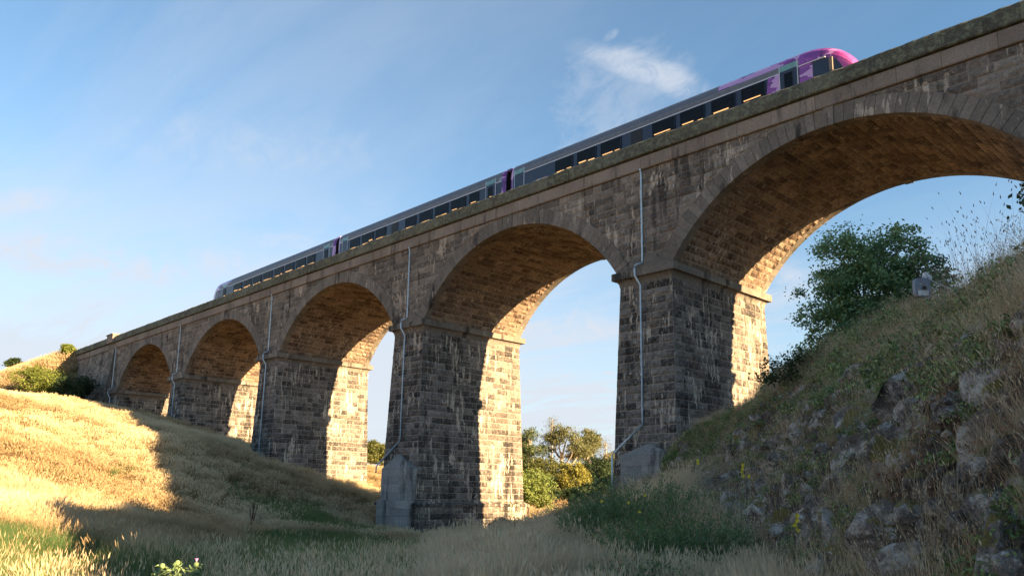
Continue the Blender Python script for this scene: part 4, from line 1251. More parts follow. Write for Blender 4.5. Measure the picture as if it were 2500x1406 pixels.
# patches of dark dead weeds and of greener growth that break up the slope
for nm, sd, mt_, hh, n_, thr, sclo in (('dead_weeds', 51, 'deadweed', 1.0, 9000, 0.62, 0.6), ('green_weeds', 53, 'greenweed', 0.75, 7000, 0.63, 0.5)):
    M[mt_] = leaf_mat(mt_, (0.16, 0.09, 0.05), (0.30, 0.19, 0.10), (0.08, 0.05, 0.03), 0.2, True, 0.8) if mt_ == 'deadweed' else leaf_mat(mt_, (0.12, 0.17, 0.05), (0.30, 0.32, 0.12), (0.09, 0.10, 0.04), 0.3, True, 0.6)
    s, t, d, x = sample_rd(n_, 11, 90, sd, power=0.9, extra=2)
    _, wv, dd_, rr_, fd = bank_h(s, t)
    f1 = fbm(np.stack([s*0.22, t*0.22, s*0], -1), 4, sd)
    ok = clear(s, t) & ~((wv > 0) & (fd > 0.1)) & (f1 > thr) & (s < 12)
    r_ = np.random.default_rng(sd)
    grass_layer(nm, [tuft(26, 0.85*hh, 0.26, 0.011, sd*10+i, 0.35, 0.4, 0.09, 0.012, wind=(0, 0)) for i in range(4)], s[ok], t[ok], r_.uniform(sclo, 1.15, ok.sum()), r_.random(ok.sum()), [M[mt_], M[mt_]], sd+1)

# tall canary-grass heads standing up close in front
var_tall = [tuft(8, 1.12, 0.12, 0.005, 220+i, 0.18, 1.0, 0.10, 0.0075, seg=4, hv=0.35) for i in range(5)]
def near_pts(n, pxlo, pxhi, dlo, dhi, seed):
    r = np.random.default_rng(seed); px = r.uniform(pxlo, pxhi, n); d = r.uniform(dlo, dhi, n)
    P = [place(a, None, b) for a, b in zip(px, d)]
    P = np.array(P); return P[:, 0], P[:, 1]
def tall(name, n, lo, hi, dlo, dhi, seed, sc=1.0):
    s, t = near_pts(n, lo, hi, dlo, dhi, seed); r = np.random.default_rng(seed+1)
    grass_layer(name, var_tall, s, t, sc*r.uniform(0.7, 1.15, n), r.random(n), [M['pale'], M['palehead']], seed+2)
tall('seed_head_grass', 260, 100, 800, 9.5, 15, 401, 0.95)
tall('seed_head_grass', 620, 760, 1380, 9.0, 17, 404, 1.0)
tall('seed_head_grass', 500, 1050, 1480, 16, 34, 424, 1.15)
tall('seed_head_grass', 260, 520, 950, 13, 20, 407, 1.0)
# undergrowth in front: pale grass that fills the foot of the picture
s, t, d, x = sample_rd(6800, 6.0, 13, 411, power=0.8, extra=0.5)
_, wv, dd_, rr_, fd = bank_h(s, t)
m_ = (x > -0.20*d) & ~((wv > 0.05))
r_ = np.random.default_rng(12)
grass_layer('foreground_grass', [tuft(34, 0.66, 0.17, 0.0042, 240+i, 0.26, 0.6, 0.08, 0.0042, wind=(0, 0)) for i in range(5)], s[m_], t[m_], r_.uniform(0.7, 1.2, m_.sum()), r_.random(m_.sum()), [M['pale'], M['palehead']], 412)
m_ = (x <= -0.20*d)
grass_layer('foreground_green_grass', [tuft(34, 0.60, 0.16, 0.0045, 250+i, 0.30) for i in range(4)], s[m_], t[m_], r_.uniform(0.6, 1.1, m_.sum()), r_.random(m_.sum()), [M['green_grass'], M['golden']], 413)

# ------------------------------------------------------------------ the rocky bank 
def bank_pt(d, wv, push=0.0):
    rc = np.interp(d, CR[:, 0], CR[:, 1]); rt = np.interp(d, TOE[:, 0], TOE[:, 2-1])
    r = rt+(rc-rt)*wv
    s = EYE[0]+r*c_right[0]+d*c_fwdh[0]; t = EYE[1]+r*c_right[1]+d*c_fwdh[1]
    return s, t
def ico(sub):
    import bmesh
    bm = bmesh.new(); bmesh.ops.create_icosphere(bm, subdivisions=sub, radius=1.0)
    V = np.array([v.co[:] for v in bm.verts]); F = np.array([[v.index for v in f.verts] for f in bm.faces]); bm.free()
    return V, F
IV, IF = ico(4)
rock_meshes = []
for i in range(12):
    r = np.random.default_rng(600+i)
    V = IV.copy()
    # cut flat joint faces, then weather them
    nz = fbm(V*1.3+i*7, 3, i)-0.5; V = V*(1+nz*0.5)[:, None]
    for k in range(13):
        nrm = r.normal(0, 1, 3); nrm /= np.linalg.norm(nrm); off = r.uniform(0.42, 0.78)
        dd = V @ nrm-off; V = V-np.where(dd > 0, dd*0.97, 0)[:, None]*nrm
    nz = fbm(V*5+i*3, 3, i+50)-0.5; V = V*(1+nz*0.16)[:, None]
    nz = vnoise(V*17, i+80)-0.5; V = V*(1+nz*0.035)[:, None]
    V *= np.array([1.0, r.uniform(0.65, 0.95), r.uniform(0.6, 0.85)])
    me = np_mesh('rock', V, [IF], False, {'tone': np.full(len(V), r.random())}); me.materials.append(None)
    rock_meshes.append(me)
def rockmat():
    mt, t, b = new_mat('lichened_basalt')
    P = t.pos(); N_ = t.n('ShaderNodeNewGeometry').outputs['Normal']
    info = t.n('ShaderNodeObjectInfo').outputs['Random']
    n1 = t.noise(P, 3.0, 6, 0.7, 0.4); n2 = t.noise(P, 11, 5, 0.7, 0.3); n3 = t.noise(P, 45, 3, 0.7)
    c = t.mix(t.ramp(n1, 0.3, 0.7), (0.035, 0.030, 0.026), (0.44, 0.39, 0.345))
    c = t.mix(t.math('MULTIPLY', info, 0.35), c, (0.16, 0.13, 0.11))
    lm = t.math('ADD', n1, t.math('MULTIPLY', t.math('SUBTRACT', n2, 0.5), 0.5))
    c = t.mix(t.math('MULTIPLY', t.ramp(lm, 0.53, 0.60), 0.85), c, (0.56, 0.54, 0.49))
    c = t.mix(t.math('MULTIPLY', t.ramp(n2, 0.66, 0.70), 0.8), c, (0.52, 0.54, 0.54))
    up = t.sep(N_)[2]; mo = t.math('ADD', t.math('MULTIPLY', up, 0.22), t.noise(P, 1.9, 5, 0.65))
    c = t.mix(t.math('MULTIPLY', t.ramp(mo, 0.62, 0.70), 0.9), c, t.mix(n2, (0.09, 0.085, 0.02), (0.30, 0.22, 0.05)))
    c = t.mix(t.ramp(n3, 0.25, 0.7), t.mix(0.5, c, (0, 0, 0)), c)
    t.set(b.inputs['Base Color'], c); b.inputs['Roughness'].default_value = 0.92; b.inputs['Specular IOR Level'].default_value = 0.2
    t.set(b.inputs['Normal'], t.bump(t.math('ADD', n2, t.math('MULTIPLY', n3, 0.5)), 0.9, 0.05))
    return mt
RM = rockmat()
for me in rock_meshes: me.materials[0] = RM
bank = empty('rock_bank', tuple(pixz(2000, 1150, 18)))
tag(bank, 'rough bank of dark lichened basalt boulders rising on the right of the grassy hollow', 'rock bank')
BINV = Matrix.Translation(tuple(-np.array(bank.location)))
r = np.random.default_rng(71)
def rock(d, wv, size, parent=True, jit=True):
    s, t = bank_pt(d, wv)
    z = float(Hh(s, t)[0])
    o = bpy.data.objects.new('rock', rock_meshes[r.integers(len(rock_meshes))]); COL.objects.link(o)
    # sink the rock into the face
    inx = np.array([c_right[0], c_right[1], -0.15])*size*0.32
    o.location = (float(s)+inx[0], float(t)+inx[1], z-0.10*size)
    o.rotation_euler = (r.uniform(-0.6, 0.6), r.uniform(-0.6, 0.6), r.uniform(0, 6.28))
    o.scale = (size*r.uniform(0.85, 1.3), size*r.uniform(0.85, 1.2), size*r.uniform(0.75, 1.2))
    if parent: o.parent = bank; o.matrix_parent_inverse = BINV
    return o
taken = []
for k in range(9000):
    d = 5.5+36*r.random()**1.35; wv = r.uniform(0.02, 0.86)
    top = np.interp(d, [6, 14, 22, 30, 41], [0.90, 0.78, 0.70, 0.74, 0.85])
    if wv > top: continue
    size = (0.30+0.55*r.random()**1.3)*(1.2 if d < 14 else 0.95)
    s, t = bank_pt(d, wv); z = float(Hh(s, t)[0]); P_ = np.array([s, t, z], float)
    if any(np.linalg.norm(P_-q) < (size+qs)*0.58 for q, qs in taken): continue
    taken.append((P_, size)); rock(d, wv, size)
    if len(taken) >= 285: break
# smaller broken stones between them, as one part
IV2, IF2 = ico(2)
mb = MB(); tns = []; rs = np.random.default_rng(733)
for k in range(1100):
    d = 5.5+36*rs.random()**1.3; wv = rs.uniform(0.0, 0.9)
    top = np.interp(d, [6, 14, 22, 30, 41], [0.86, 0.74, 0.70, 0.78, 0.88])
    if wv > top: continue
    s, t = bank_pt(d, wv); z = float(Hh(s, t)[0]) if False else None
    sz = 0.07+0.22*rs.random()**2
    V = IV2*np.array([1, rs.uniform(.6, 1), rs.uniform(.5, .9)])
    for q_ in range(5):
        nr = rs.normal(0, 1, 3); nr /= np.linalg.norm(nr); dd = V @ nr-rs.uniform(.45, .8); V = V-np.where(dd > 0, dd, 0)[:, None]*nr
    a_ = rs.uniform(0, 6.28); Rm = np.array([[math.cos(a_), -math.sin(a_), 0], [math.sin(a_), math.cos(a_), 0], [0, 0, 1]])
    V = (V*sz) @ Rm.T
    mb.add(V+np.array([s, t, 0]), None, IF2); tns.append((s, t, sz))
arr = np.array(tns); zz = Hh(arr[:, 0], arr[:, 1]); Vall = np.vstack(mb.v); Vall[:, 2] += np.repeat(zz-arr[:, 2]*0.1, len(IV2))
o = obj('small_rocks', np_mesh('small_rocks', Vall, [np.vstack(mb.t)], False), bank, [RM]); o.matrix_parent_inverse = BINV; tag(o, kind='stuff')
# larger boulders that stand out by themselves
for (px, py, d, size, lab) in ((2475, 850, 9.0, 0.55, 'big lichened boulder jutting out at the top right end of the rocky bank'),
                               (2450, 960, 9.2, 0.60, 'large dark grey boulder directly below the topmost boulder at the right edge'),
                               (2470, 1120, 8.6, 0.55, 'broad grey boulder with lichen, third one down the right edge of the bank'),
                               (2430, 1250, 8.0, 0.45, 'grey patched boulder at the right edge, lowest of the large ones'),
                               (2250, 1010, 11, 0.42, 'smaller lichened boulder left of the large edge boulders, under the brambles')):
    q, d = hit(px, py)
    if q is None: q = pixz(px, py, 9.0)
    size *= d/9.0; q = q+np.array([c_right[0], c_right[1], 0])*size*0.25
    o = bpy.data.objects.new('boulder', rock_meshes[(px) % 12]); COL.objects.link(o)
    o.location = tuple(q); o.rotation_euler = (0.3, 0.4, px*0.7); o.scale = (size*1.15, size, size*0.9)
    tag(o, lab, 'boulder', 'large boulders in the bank')
# plants on the bank 
def bank_points(n, lo, hi, dlo, dhi, seed, power=1.4):
    r = np.random.default_rng(seed); d = dlo+(dhi-dlo)*r.random(n)**power; wv = r.uniform(lo, hi, n)
    s, t = bank_pt(d, wv); return s, t, d, wv
var_bank = [tuft(22, 0.62, 0.13, 0.0055, 260+i, 0.55, 0.25, 0.035, 0.004, seg=4, wind=(0, 0), droop=1.2) for i in range(6)]
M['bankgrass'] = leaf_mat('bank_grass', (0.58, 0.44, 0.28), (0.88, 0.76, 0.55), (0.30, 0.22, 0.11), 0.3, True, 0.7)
def bank_layer(name, var, n, lo, hi, dlo, dhi, seed, mats, scl=(0.6, 1.2), power=1.4, mask=None, lift=0.0):
    s, t, d, wv = bank_points(n, lo, hi, dlo, dhi, seed, power); r = np.random.default_rng(seed+1)
    if mask is not None:
        m_ = mask(s, t, d, wv, r); s, t, d, wv = s[m_], t[m_], d[m_], wv[m_]
    z = Hh(s, t)+lift; nrm_l = 0.35
    o = scatter(name, var, np.stack([s, t, z], -1), r.uniform(0, 6.28, len(s)), r.uniform(*scl, len(s)), r.random(len(s)), r.integers(0, len(var), len(s)), mats,
                (r.normal(0, 0.2, len(s)), r.normal(0, 0.2, len(s))))
    tag(o, kind='stuff'); return o
nzm = lambda th, sd, k=0.9: (lambda s, t, d, wv, r: fbm(np.stack([s*k, t*k, s*0], -1), 3, sd) > th)
bank_layer('bank_grass', var_bank, 6200, -0.05, 1.25, 5, 44, 501, [M['bankgrass'], M['bankgrass']], (0.5, 1.1), mask=lambda s, t, d, wv, r: r.random(len(s)) < np.where(wv > 0.72, 1.0, np.where(wv < 0.12, 1.0, 0.05+0.65*(fbm(np.stack([s*0.9, t*0.9, s*0], -1), 3, 44) > 0.53))))
bank_layer('crest_grass', var_bank, 2600, 0.72, 1.8, 6, 46, 504, [M['bankgrass'], M['bankgrass']], (0.6, 1.25))
var_bram = [leafclump(46, 0.34, 0.085, 280+i) for i in range(5)]
bank_layer('wild_oats', [tuft(9, 1.05, 0.10, 0.0055, 1260+i, 0.45, 1.0, 0.05, 0.006, seg=5, wind=(0, 0), droop=1.6) for i in range(6)], 1000, 0.0, 1.5, 5.5, 42, 1504, [M['bankgrass'], M['palehead']], (0.6, 1.2))
bank_layer('brambles', var_bram, 6500, 0.58, 1.7, 6, 45, 507, [M['bramble'], M['stem']], (0.6, 1.4), mask=nzm(0.42, 61, 0.7))
bank_layer('brambles', var_bram, 2600, 0.05, 0.75, 6, 40, 510, [M['bramble'], M['stem']], (0.25, 0.7), mask=nzm(0.51, 64, 1.1), lift=0.12)
bank_layer('rusty_fern', [leafclump(40, 0.28, 0.06, 290+i, aspect=0.3) for i in range(4)], 3600, 0.1, 1.1, 6, 42, 513, [M['rusty'], M['stem']], (0.5, 1.0), mask=nzm(0.55, 67, 1.0))
# pale foot-of-bank grass 
s, t, d, x = sample_rd(9000, 6, 30, 521, power=0.8)
_, wv, dd_, rr_, fd = bank_h(s, t); m_ = (wv > -0.35) & (wv < 0.12) & (fd > 0)
r_ = np.random.default_rng(13)
grass_layer('foot_grass', var_bank, s[m_], t[m_], r_.uniform(0.8, 1.5, m_.sum()), r_.random(m_.sum()), [M['bankgrass'], M['bankgrass']], 522)

# ------------------------------------------------------------------ trees and shrubs
def tree(name, base, H_, lobes, nclus, nleaf, lsize, lmat, bmat, seed, label, cat, group=None, trunk_r=0.25, spread=0.5, trunk_top=0.55, lean=(0, 0), aspect=0.6, limbs=True, jit=0.5):
    """lobes: (x,y,z,rx,ry,rz) in units of H_, measured from the foot of the trunk"""
    r = np.random.default_rng(seed)
    root = empty(name, tuple(base)); tag(root, label, cat, group)
    B = np.zeros(3); lob = np.array(lobes)*H_
    vol = lob[:, 3]*lob[:, 4]*lob[:, 5]; pr_ = vol/vol.sum()
    li = r.choice(len(lob), nclus, p=pr_)
    dirs = r.normal(0, 1, (nclus, 3)); dirs /= np.linalg.norm(dirs, axis=1)[:, None]
    rad = (0.35+0.65*r.random(nclus)**0.5)*(1+r.normal(0, 0.10, nclus))
    cc = lob[li, :3] + dirs*rad[:, None]*lob[li, 3:]
    nn = nclus*nleaf; ci = np.repeat(np.arange(nclus), nleaf)
    csz = spread*(0.6+0.8*r.random(nclus))
    pos = cc[ci] + r.normal(0, 1, (nn, 3))*csz[ci][:, None]*np.array([1, 1, 0.6])
    nrm = r.normal(0, 1, (nn, 3))+np.array([0, 0, 0.9])+dirs[ci]*0.5; nrm /= np.linalg.norm(nrm, axis=1)[:, None]
    u = np.cross(nrm, r.normal(0, 1, (nn, 3))); u /= np.linalg.norm(u, axis=1)[:, None]; v = np.cross(nrm, u)
    s = lsize*r.uniform(0.6, 1.3, nn)[:, None]
    V = np.stack([pos-u*s*0.5, pos+v*s*aspect*0.5, pos+u*s*0.5-nrm*s*0.15, pos-v*s*aspect*0.5], 1).reshape(-1, 3)
    tint = np.repeat(np.clip(r.random(nclus)*0.8+0.1, 0, 1)[ci]+r.normal(0, 0.12, nn), 4).clip(0, 1)
    me = np_mesh('crown', V, [np.arange(nn*4).reshape(nn, 4)], False, {'tint': tint, 'hg': np.ones(nn*4)})
    obj('crown', me, root, [lmat])
    mb = MB(); top = np.array([lean[0], lean[1], 1])*H_*trunk_top
    n = 7; tp = [top*(i/(n-1))+np.array([r.normal(0, 0.012*H_), r.normal(0, 0.012*H_), 0])*(i > 0) for i in range(n)]; tp[0] = np.array([0, 0, -0.3])
    mb.tube(tp, np.linspace(trunk_r, trunk_r*0.45, n), 8)
    if limbs:
        for l in lob:
            k = r.integers(3, n); a = tp[k-1]; bq = l[:3]
            md = (a+bq)/2+r.normal(0, 0.03*H_, 3)
            mb.tube([a, md, bq], [trunk_r*0.42, trunk_r*0.28, trunk_r*0.12], 6)
        for i in range(min(nclus, 90)):
            l = lob[li[i]][:3]; md = (l+cc[i])/2+r.normal(0, 0.02*H_, 3)
            mb.tube([l, md, cc[i]], [trunk_r*0.13, trunk_r*0.08, trunk_r*0.02], 4, cap=False)
    mb.obj('trunk', bmat, root, True)
    return root
def lf(name, a, b_, tr=0.3): 
    return leaf_mat(name, a, b_, None, tr, False, 0.5)
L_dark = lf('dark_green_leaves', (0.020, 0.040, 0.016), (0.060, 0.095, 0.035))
L_hedge = lf('hawthorn_leaves', (0.07, 0.16, 0.07), (0.29, 0.42, 0.19))
L_pine = lf('pine_needles', (0.05, 0.085, 0.03), (0.14, 0.17, 0.06))
L_gum = lf('gum_leaves', (0.08, 0.10, 0.04), (0.23, 0.235, 0.10))
L_gold = lf('golden_wattle_leaves', (0.20, 0.20, 0.04), (0.36, 0.33, 0.08))
L_lime = lf('willow_leaves', (0.13, 0.19, 0.045), (0.26, 0.32, 0.10))
L_oak = lf('oak_leaves', (0.075, 0.10, 0.030), (0.16, 0.165, 0.05))
L_broom = lf('broom_leaves', (0.075, 0.16, 0.055), (0.20, 0.30, 0.12))
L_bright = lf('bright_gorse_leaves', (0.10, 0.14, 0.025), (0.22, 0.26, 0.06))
def gz(s, t): return float(Hh(s, t, False)[0])
def at(px, d, dz=-0.1, z=None):
    s, t = place(px, None, d)
    return (s, t, (gz(s, t) if z is None else z)+dz)
def hpx(px, ytop, d, base):      # height so that the crown reaches photo row ytop
    return pixz(px, ytop, d)[2]-base[2]
def rl(*ls): return [tuple(l) for l in ls]
# the dense bush behind the crest of the bank
b0 = at(2172, 29, 0, 3.4)
H_ = hpx(2172, 522, 29, b0)
cr, cf = c_right, c_fwdh
def L(rx, fz, z, a, b_=None, c_=None):     # lobe given across the view / away / up, turned into world axes
    p_ = cr*rx+cf*fz; b_ = a if b_ is None else b_; c_ = a if c_ is None else c_
    return (p_[0], p_[1], z, a, b_, c_)
tree('hawthorn_tree', b0, H_, [L(-0.13, 0, 0.80, 0.13), L(0.10, 0, 0.82, 0.14), L(0.22, 0.03, 0.70, 0.13), L(-0.22, 0, 0.62, 0.12), L(0.0, 0, 0.60, 0.20), L(-0.12, 0, 0.42, 0.20), L(-0.20, -0.05, 0.25, 0.13), L(0.12, 0, 0.52, 0.15), L(0.30, 0, 0.60, 0.10), L(0.27, 0, 0.45, 0.10), L(0.05, 0, 0.40, 0.16), L(-0.05, 0, 0.70, 0.14)],
     900, 70, 0.130, L_hedge, M['bark'], 801, 'dense dark green bushy tree behind the crest of the bank, under the nearest arch', 'tree', trunk_r=0.16, spread=0.20, trunk_top=0.45, aspect=0.55)
b1 = at(1975, 27, -0.4)
tree('bramble_bush', b1, 1.7, [L(0, 0, 0.4, 0.5, 0.5, 0.35), L(-0.6, 0, 0.3, 0.4, 0.4, 0.28), L(0.6, 0.2, 0.45, 0.45, 0.45, 0.35)], 90, 46, 0.10, L_dark, M['bark'], 803, 'low dark bramble bush at the left foot of the dense bushy tree', 'bush', trunk_r=0.04, spread=0.16)
# leaves of a tree reaching in at the right edge
bb = at(2660, 10.5, 0)
Hq = max(1.5, pixz(2560, 455, 10.5)[2]-bb[2])
tree('overhanging_tree', bb, Hq, [L(0.03, 0, 0.78, 0.16, 0.16, 0.12), L(0.2, 0.1, 0.80, 0.2, 0.2, 0.18)], 90, 40, 0.09, L_dark, M['bark'], 805, 'dark leafy tree whose twigs reach in at the right edge above the bank', 'tree', trunk_r=0.10, spread=0.13)
# trees seen between the two nearer piers
def ftree(px, ytop, d, w_, kind, label, seed, group='trees beyond the viaduct', name=None, ybase=None):
    bz = 0.4 if ybase is None else pixz(px, ybase, d)[2]
    b_ = at(px, d, 0, bz); H_ = hpx(px, ytop, d, b_); r = np.random.default_rng(seed)
    k = w_/FPX*d/H_       # half width in units of the height
    if kind == 'pine':
        lobes = []
        for i in range(11):
            z = 0.30+0.62*i/10; rr = k*(1.0-0.75*((z-0.30)/0.7)**1.3)
            a = r.uniform(0, 6.28); lobes.append((math.cos(a)*rr*0.5, math.sin(a)*rr*0.5, z, rr*0.62, rr*0.62, 0.06))
        return tree(name or 'pine_tree', b_, H_, lobes, 420, 46, 0.36, L_pine, M['palebark'], seed, label, 'tree', group, trunk_r=0.35, spread=0.5, trunk_top=0.9, aspect=0.35)
    if kind == 'gum':
        lobes = []
        for i in range(9):
            a = r.uniform(0, 6.28); rr = k*r.uniform(0.25, 0.85); z = 0.90-0.45*(rr/k)**1.6*r.uniform(0.5, 1.2)
            lobes.append((math.cos(a)*rr, math.sin(a)*rr, z, k*0.36, k*0.36, 0.07))
        lobes.append((0, 0, 0.90, k*0.4, k*0.4, 0.08))
        return tree(name or 'gum_tree', b_, H_, lobes, 190, 50, 0.34, L_gum, M['palebark'], seed, label, 'tree', group, trunk_r=0.42, spread=0.42, trunk_top=0.62, aspect=0.4)
    if kind == 'sparse':
        lobes = [(0, 0, 0.88, k*0.6, k*0.6, 0.10), (k*0.3, 0, 0.72, k*0.5, k*0.5, 0.06), (-k*0.3, 0.0, 0.62, k*0.5, k*0.5, 0.06)]
        return tree(name or 'bare_tree', b_, H_, lobes, 60, 16, 0.26, L_gum, M['palebark'], seed, label, 'tree', group, trunk_r=0.20, spread=0.42, trunk_top=0.93, aspect=0.3)
    mat = {'dark': L_dark, 'gold': L_gold, 'lime': L_lime, 'oak': L_oak, 'bright': L_bright}[kind]
    lobes = [(0, 0, 0.60, k*0.75, k*0.75, 0.36)]
    for i in range(7):
        a = i*0.9+r.uniform(0, 0.6); lobes.append((math.cos(a)*k*0.62, math.sin(a)*k*0.62, r.uniform(0.28, 0.72), k*0.42, k*0.42, 0.22))
    return tree(name or 'broadleaf_tree', b_, H_, lobes, 330, 46, max(0.10, 0.0026*d), mat, M['bark'], seed, label, 'tree' if H_ > 3 else 'bush', group, trunk_r=0.05*H_*0.5, spread=0.055*H_, trunk_top=0.5, aspect=0.5)
ftree(1285, 1036, 125, 70, 'pine', 'tall dark pine beside the lit edge of the middle pier', 821)
ftree(1225, 1035, 150, 60, 'pine', 'pine almost hidden behind the lit middle pier, only its top right showing', 822)
ftree(1372, 1032, 140, 62, 'gum', 'tall gum tree with an open domed crown, centre of the far trees', 823)
ftree(1345, 1008, 160, 26, 'sparse', 'thin bare-topped tree poking above the domed gum crown', 824)
ftree(1437, 1044, 150, 50, 'gum', 'rounder gum tree just right of the tall domed one', 825)
ftree(1478, 1068, 165, 26, 'sparse', 'slender thin-crowned tree standing near the dark casing of the nearest pier', 826)
ftree(1500, 1100, 170, 40, 'gum', 'low pale gum whose crown touches the edge of the nearest pier', 827)
ftree(1330, 1110, 120, 60, 'oak', 'olive green tree below the tall gums, left of the golden one', 828)
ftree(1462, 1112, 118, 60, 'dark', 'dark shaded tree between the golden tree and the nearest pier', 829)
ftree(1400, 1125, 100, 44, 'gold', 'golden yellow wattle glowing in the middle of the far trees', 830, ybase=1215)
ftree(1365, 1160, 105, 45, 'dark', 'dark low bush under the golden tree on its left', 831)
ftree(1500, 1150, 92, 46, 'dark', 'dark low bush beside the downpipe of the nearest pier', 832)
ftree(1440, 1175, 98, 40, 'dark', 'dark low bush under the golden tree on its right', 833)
ftree(1290, 1140, 72, 66, 'lime', 'bright green willow bush next to the foot of the middle pier', 834, None, 'willow_bush', ybase=1252)
ftree(905, 1072, 150, 45, 'oak', 'rounded oak-like tree on the far golden slope between two piers', 835, ybase=1146)
ftree(1150, 1100, 150, 70, 'oak', 'round tree mostly hidden behind the middle pier', 836, ybase=1210)
ftree(860, 1095, 165, 40, 'oak', 'small tree left of the rounded oak, behind the third pier', 837, ybase=1140)
for (px, yt, yb, d, w_, k_, lab) in ((1350, 1195, 1232, 88, 34, 'dark', 'low dark scrub beyond the willow bush, right beside it'), (1420, 1185, 1235, 64, 44, 'dark', 'low dark scrub in the middle of the gap under the golden tree'), (1480, 1180, 1235, 58, 40, 'dark', 'low dark scrub left of the nearest pier'),
                                     (1310, 1185, 1225, 90, 60, 'oak', 'olive scrub behind the willow bush'), (1400, 1190, 1225, 95, 70, 'oak', 'wide olive scrub at the foot of the golden tree')):
    ftree(px, yt, d, w_, k_, lab, px+yt, 'scrub between the two nearer piers', 'scrub_bush', ybase=yb)
# shrubs at the far left end
def shrub(px, ytop, ybase, d, w_, mat, label, seed, group='shrubs beside the wing wall', lift=0):
    hp_, hd_ = hit(px, ybase)
    if hp_ is not None and hd_ < 200: b_, d = hp_, hd_+1.0
    else: b_ = pixz(px, ybase, d)
    H_ = max(0.8, pixz(px, ytop, d)[2]-b_[2]); k = w_/FPX*d/H_; r = np.random.default_rng(seed)
    lobes = [(0, 0, 0.5, k*0.7, k*0.7, 0.42)]+[(math.cos(a)*k*0.6, math.sin(a)*k*0.6, r.uniform(0.3, 0.7), k*0.45, k*0.45, 0.26) for a in np.linspace(0, 6, 7)]
    return tree('shrub', b_, H_, lobes, 200, 44, 0.0022*d, mat, M['bark'], seed, label, 'shrub', group, trunk_r=0.08, spread=0.06*H_+0.05, trunk_top=0.4, aspect=0.55)
shrub(95, 882, 975, 121, 62, L_bright, 'sunlit bright green gorse shrub on the embankment slope', 841)
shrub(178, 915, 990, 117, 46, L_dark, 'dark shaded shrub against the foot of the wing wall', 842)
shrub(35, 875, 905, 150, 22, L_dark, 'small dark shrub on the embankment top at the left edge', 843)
shrub(165, 842, 872, 138, 16, L_bright, 'small lit shrub at the very end of the parapet', 844)
# embankment grass
r = np.random.default_rng(91)
s = r.uniform(-175, -104, 16000); t = r.uniform(-24, 5, 16000)
tt = r.random(16000)
grass_layer('embankment_grass', var_gold_far, s, t, r.uniform(1.0, 1.8, 16000), tt*0.7, [M['golden'], M['goldhead']], 92)

# green broom bush in the middle foreground, with yellow flowers
def broom(px, d, H_, wid, n, label, seed):
    """many thin upright shoots carrying small leaves"""
    r = np.random.default_rng(seed); b_ = at(px, d, 0)
    root = empty('broom_bush', b_); tag(root, label, 'bush')
    mb = MB(); P = []; 
    for i in range(n):
        a = r.uniform(0, 6.28); rr = wid*math.sqrt(r.random())*0.55; ba = np.array([math.cos(a)*rr, math.sin(a)*rr, -0.1])
        hh = H_*r.uniform(0.55, 1.0)*(1-0.35*(rr/(wid*0.55))**2); out = np.array([math.cos(a), math.sin(a), 0])*r.uniform(0.1, 0.6)*wid*(0.3+rr/wid)
        pts = [ba+np.array([0, 0, hh*f])+out*f**1.5+r.normal(0, 0.02, 3)*f for f in np.linspace(0, 1, 5)]
        mb.tube(pts, np.linspace(0.010, 0.003, 5), 3, cap=False)
        pts = np.array(pts)
        for k in range(85):
            f = r.uniform(0.18, 1.02)*4; j = min(3, int(f)); P.append(pts[j]+(pts[j+1]-pts[j])*(f-j)+r.normal(0, 0.045, 3))
    mb.obj('stems', M['bark'], root)
    P = np.array(P); nn = len(P); nrm = r.normal(0, 1, (nn, 3)); nrm /= np.linalg.norm(nrm, axis=1)[:, None]
    u = r.normal(0, 0.7, (nn, 3))+np.array([0, 0, 1.1]); u /= np.linalg.norm(u, axis=1)[:, None]; v = np.cross(nrm, u); v /= np.linalg.norm(v, axis=1)[:, None]
    s_ = 0.06*r.uniform(0.6, 1.3, nn)[:, None]
    V = np.stack([P-u*s_*0.5, P+v*s_*0.20, P+u*s_*0.5, P-v*s_*0.20], 1).reshape(-1, 3)
    me = np_mesh('leaves', V, [np.arange(nn*4).reshape(nn, 4)], False, {'tint': np.repeat(r.random(nn), 4), 'hg': np.ones(nn*4)})
    obj('leaves', me, root, [L_broom])
    return root
broom(1560, 19.5, 2.0, 2.3, 330, 'dark green broom bush with scattered yellow flowers at the foot of the rocky bank', 851)
broom(1660, 14.5, 1.55, 1.7, 230, 'nearer green broom bush leaning against the lowest boulders', 852)
broom(1470, 23.0, 1.6, 1.4, 150, 'smaller broom bush at the left end of the green thicket, toward the path', 853)
broom(1600, 12.5, 1.05, 1.5, 170, 'lowest broom bush, growing out of the dry grass at the bottom', 854)
M['yellow'] = flat_mat('yellow_petals', (0.80, 0.66, 0.03), 0.5, 0, 0.1, 30)
M['mauve'] = flat_mat('mauve_thistle_flower', (0.45, 0.22, 0.48), 0.6, 0, 0.1, 30)
M['thistle'] = flat_mat('thistle_green', (0.15, 0.23, 0.09), 0.6, 0, 0.25, 25)
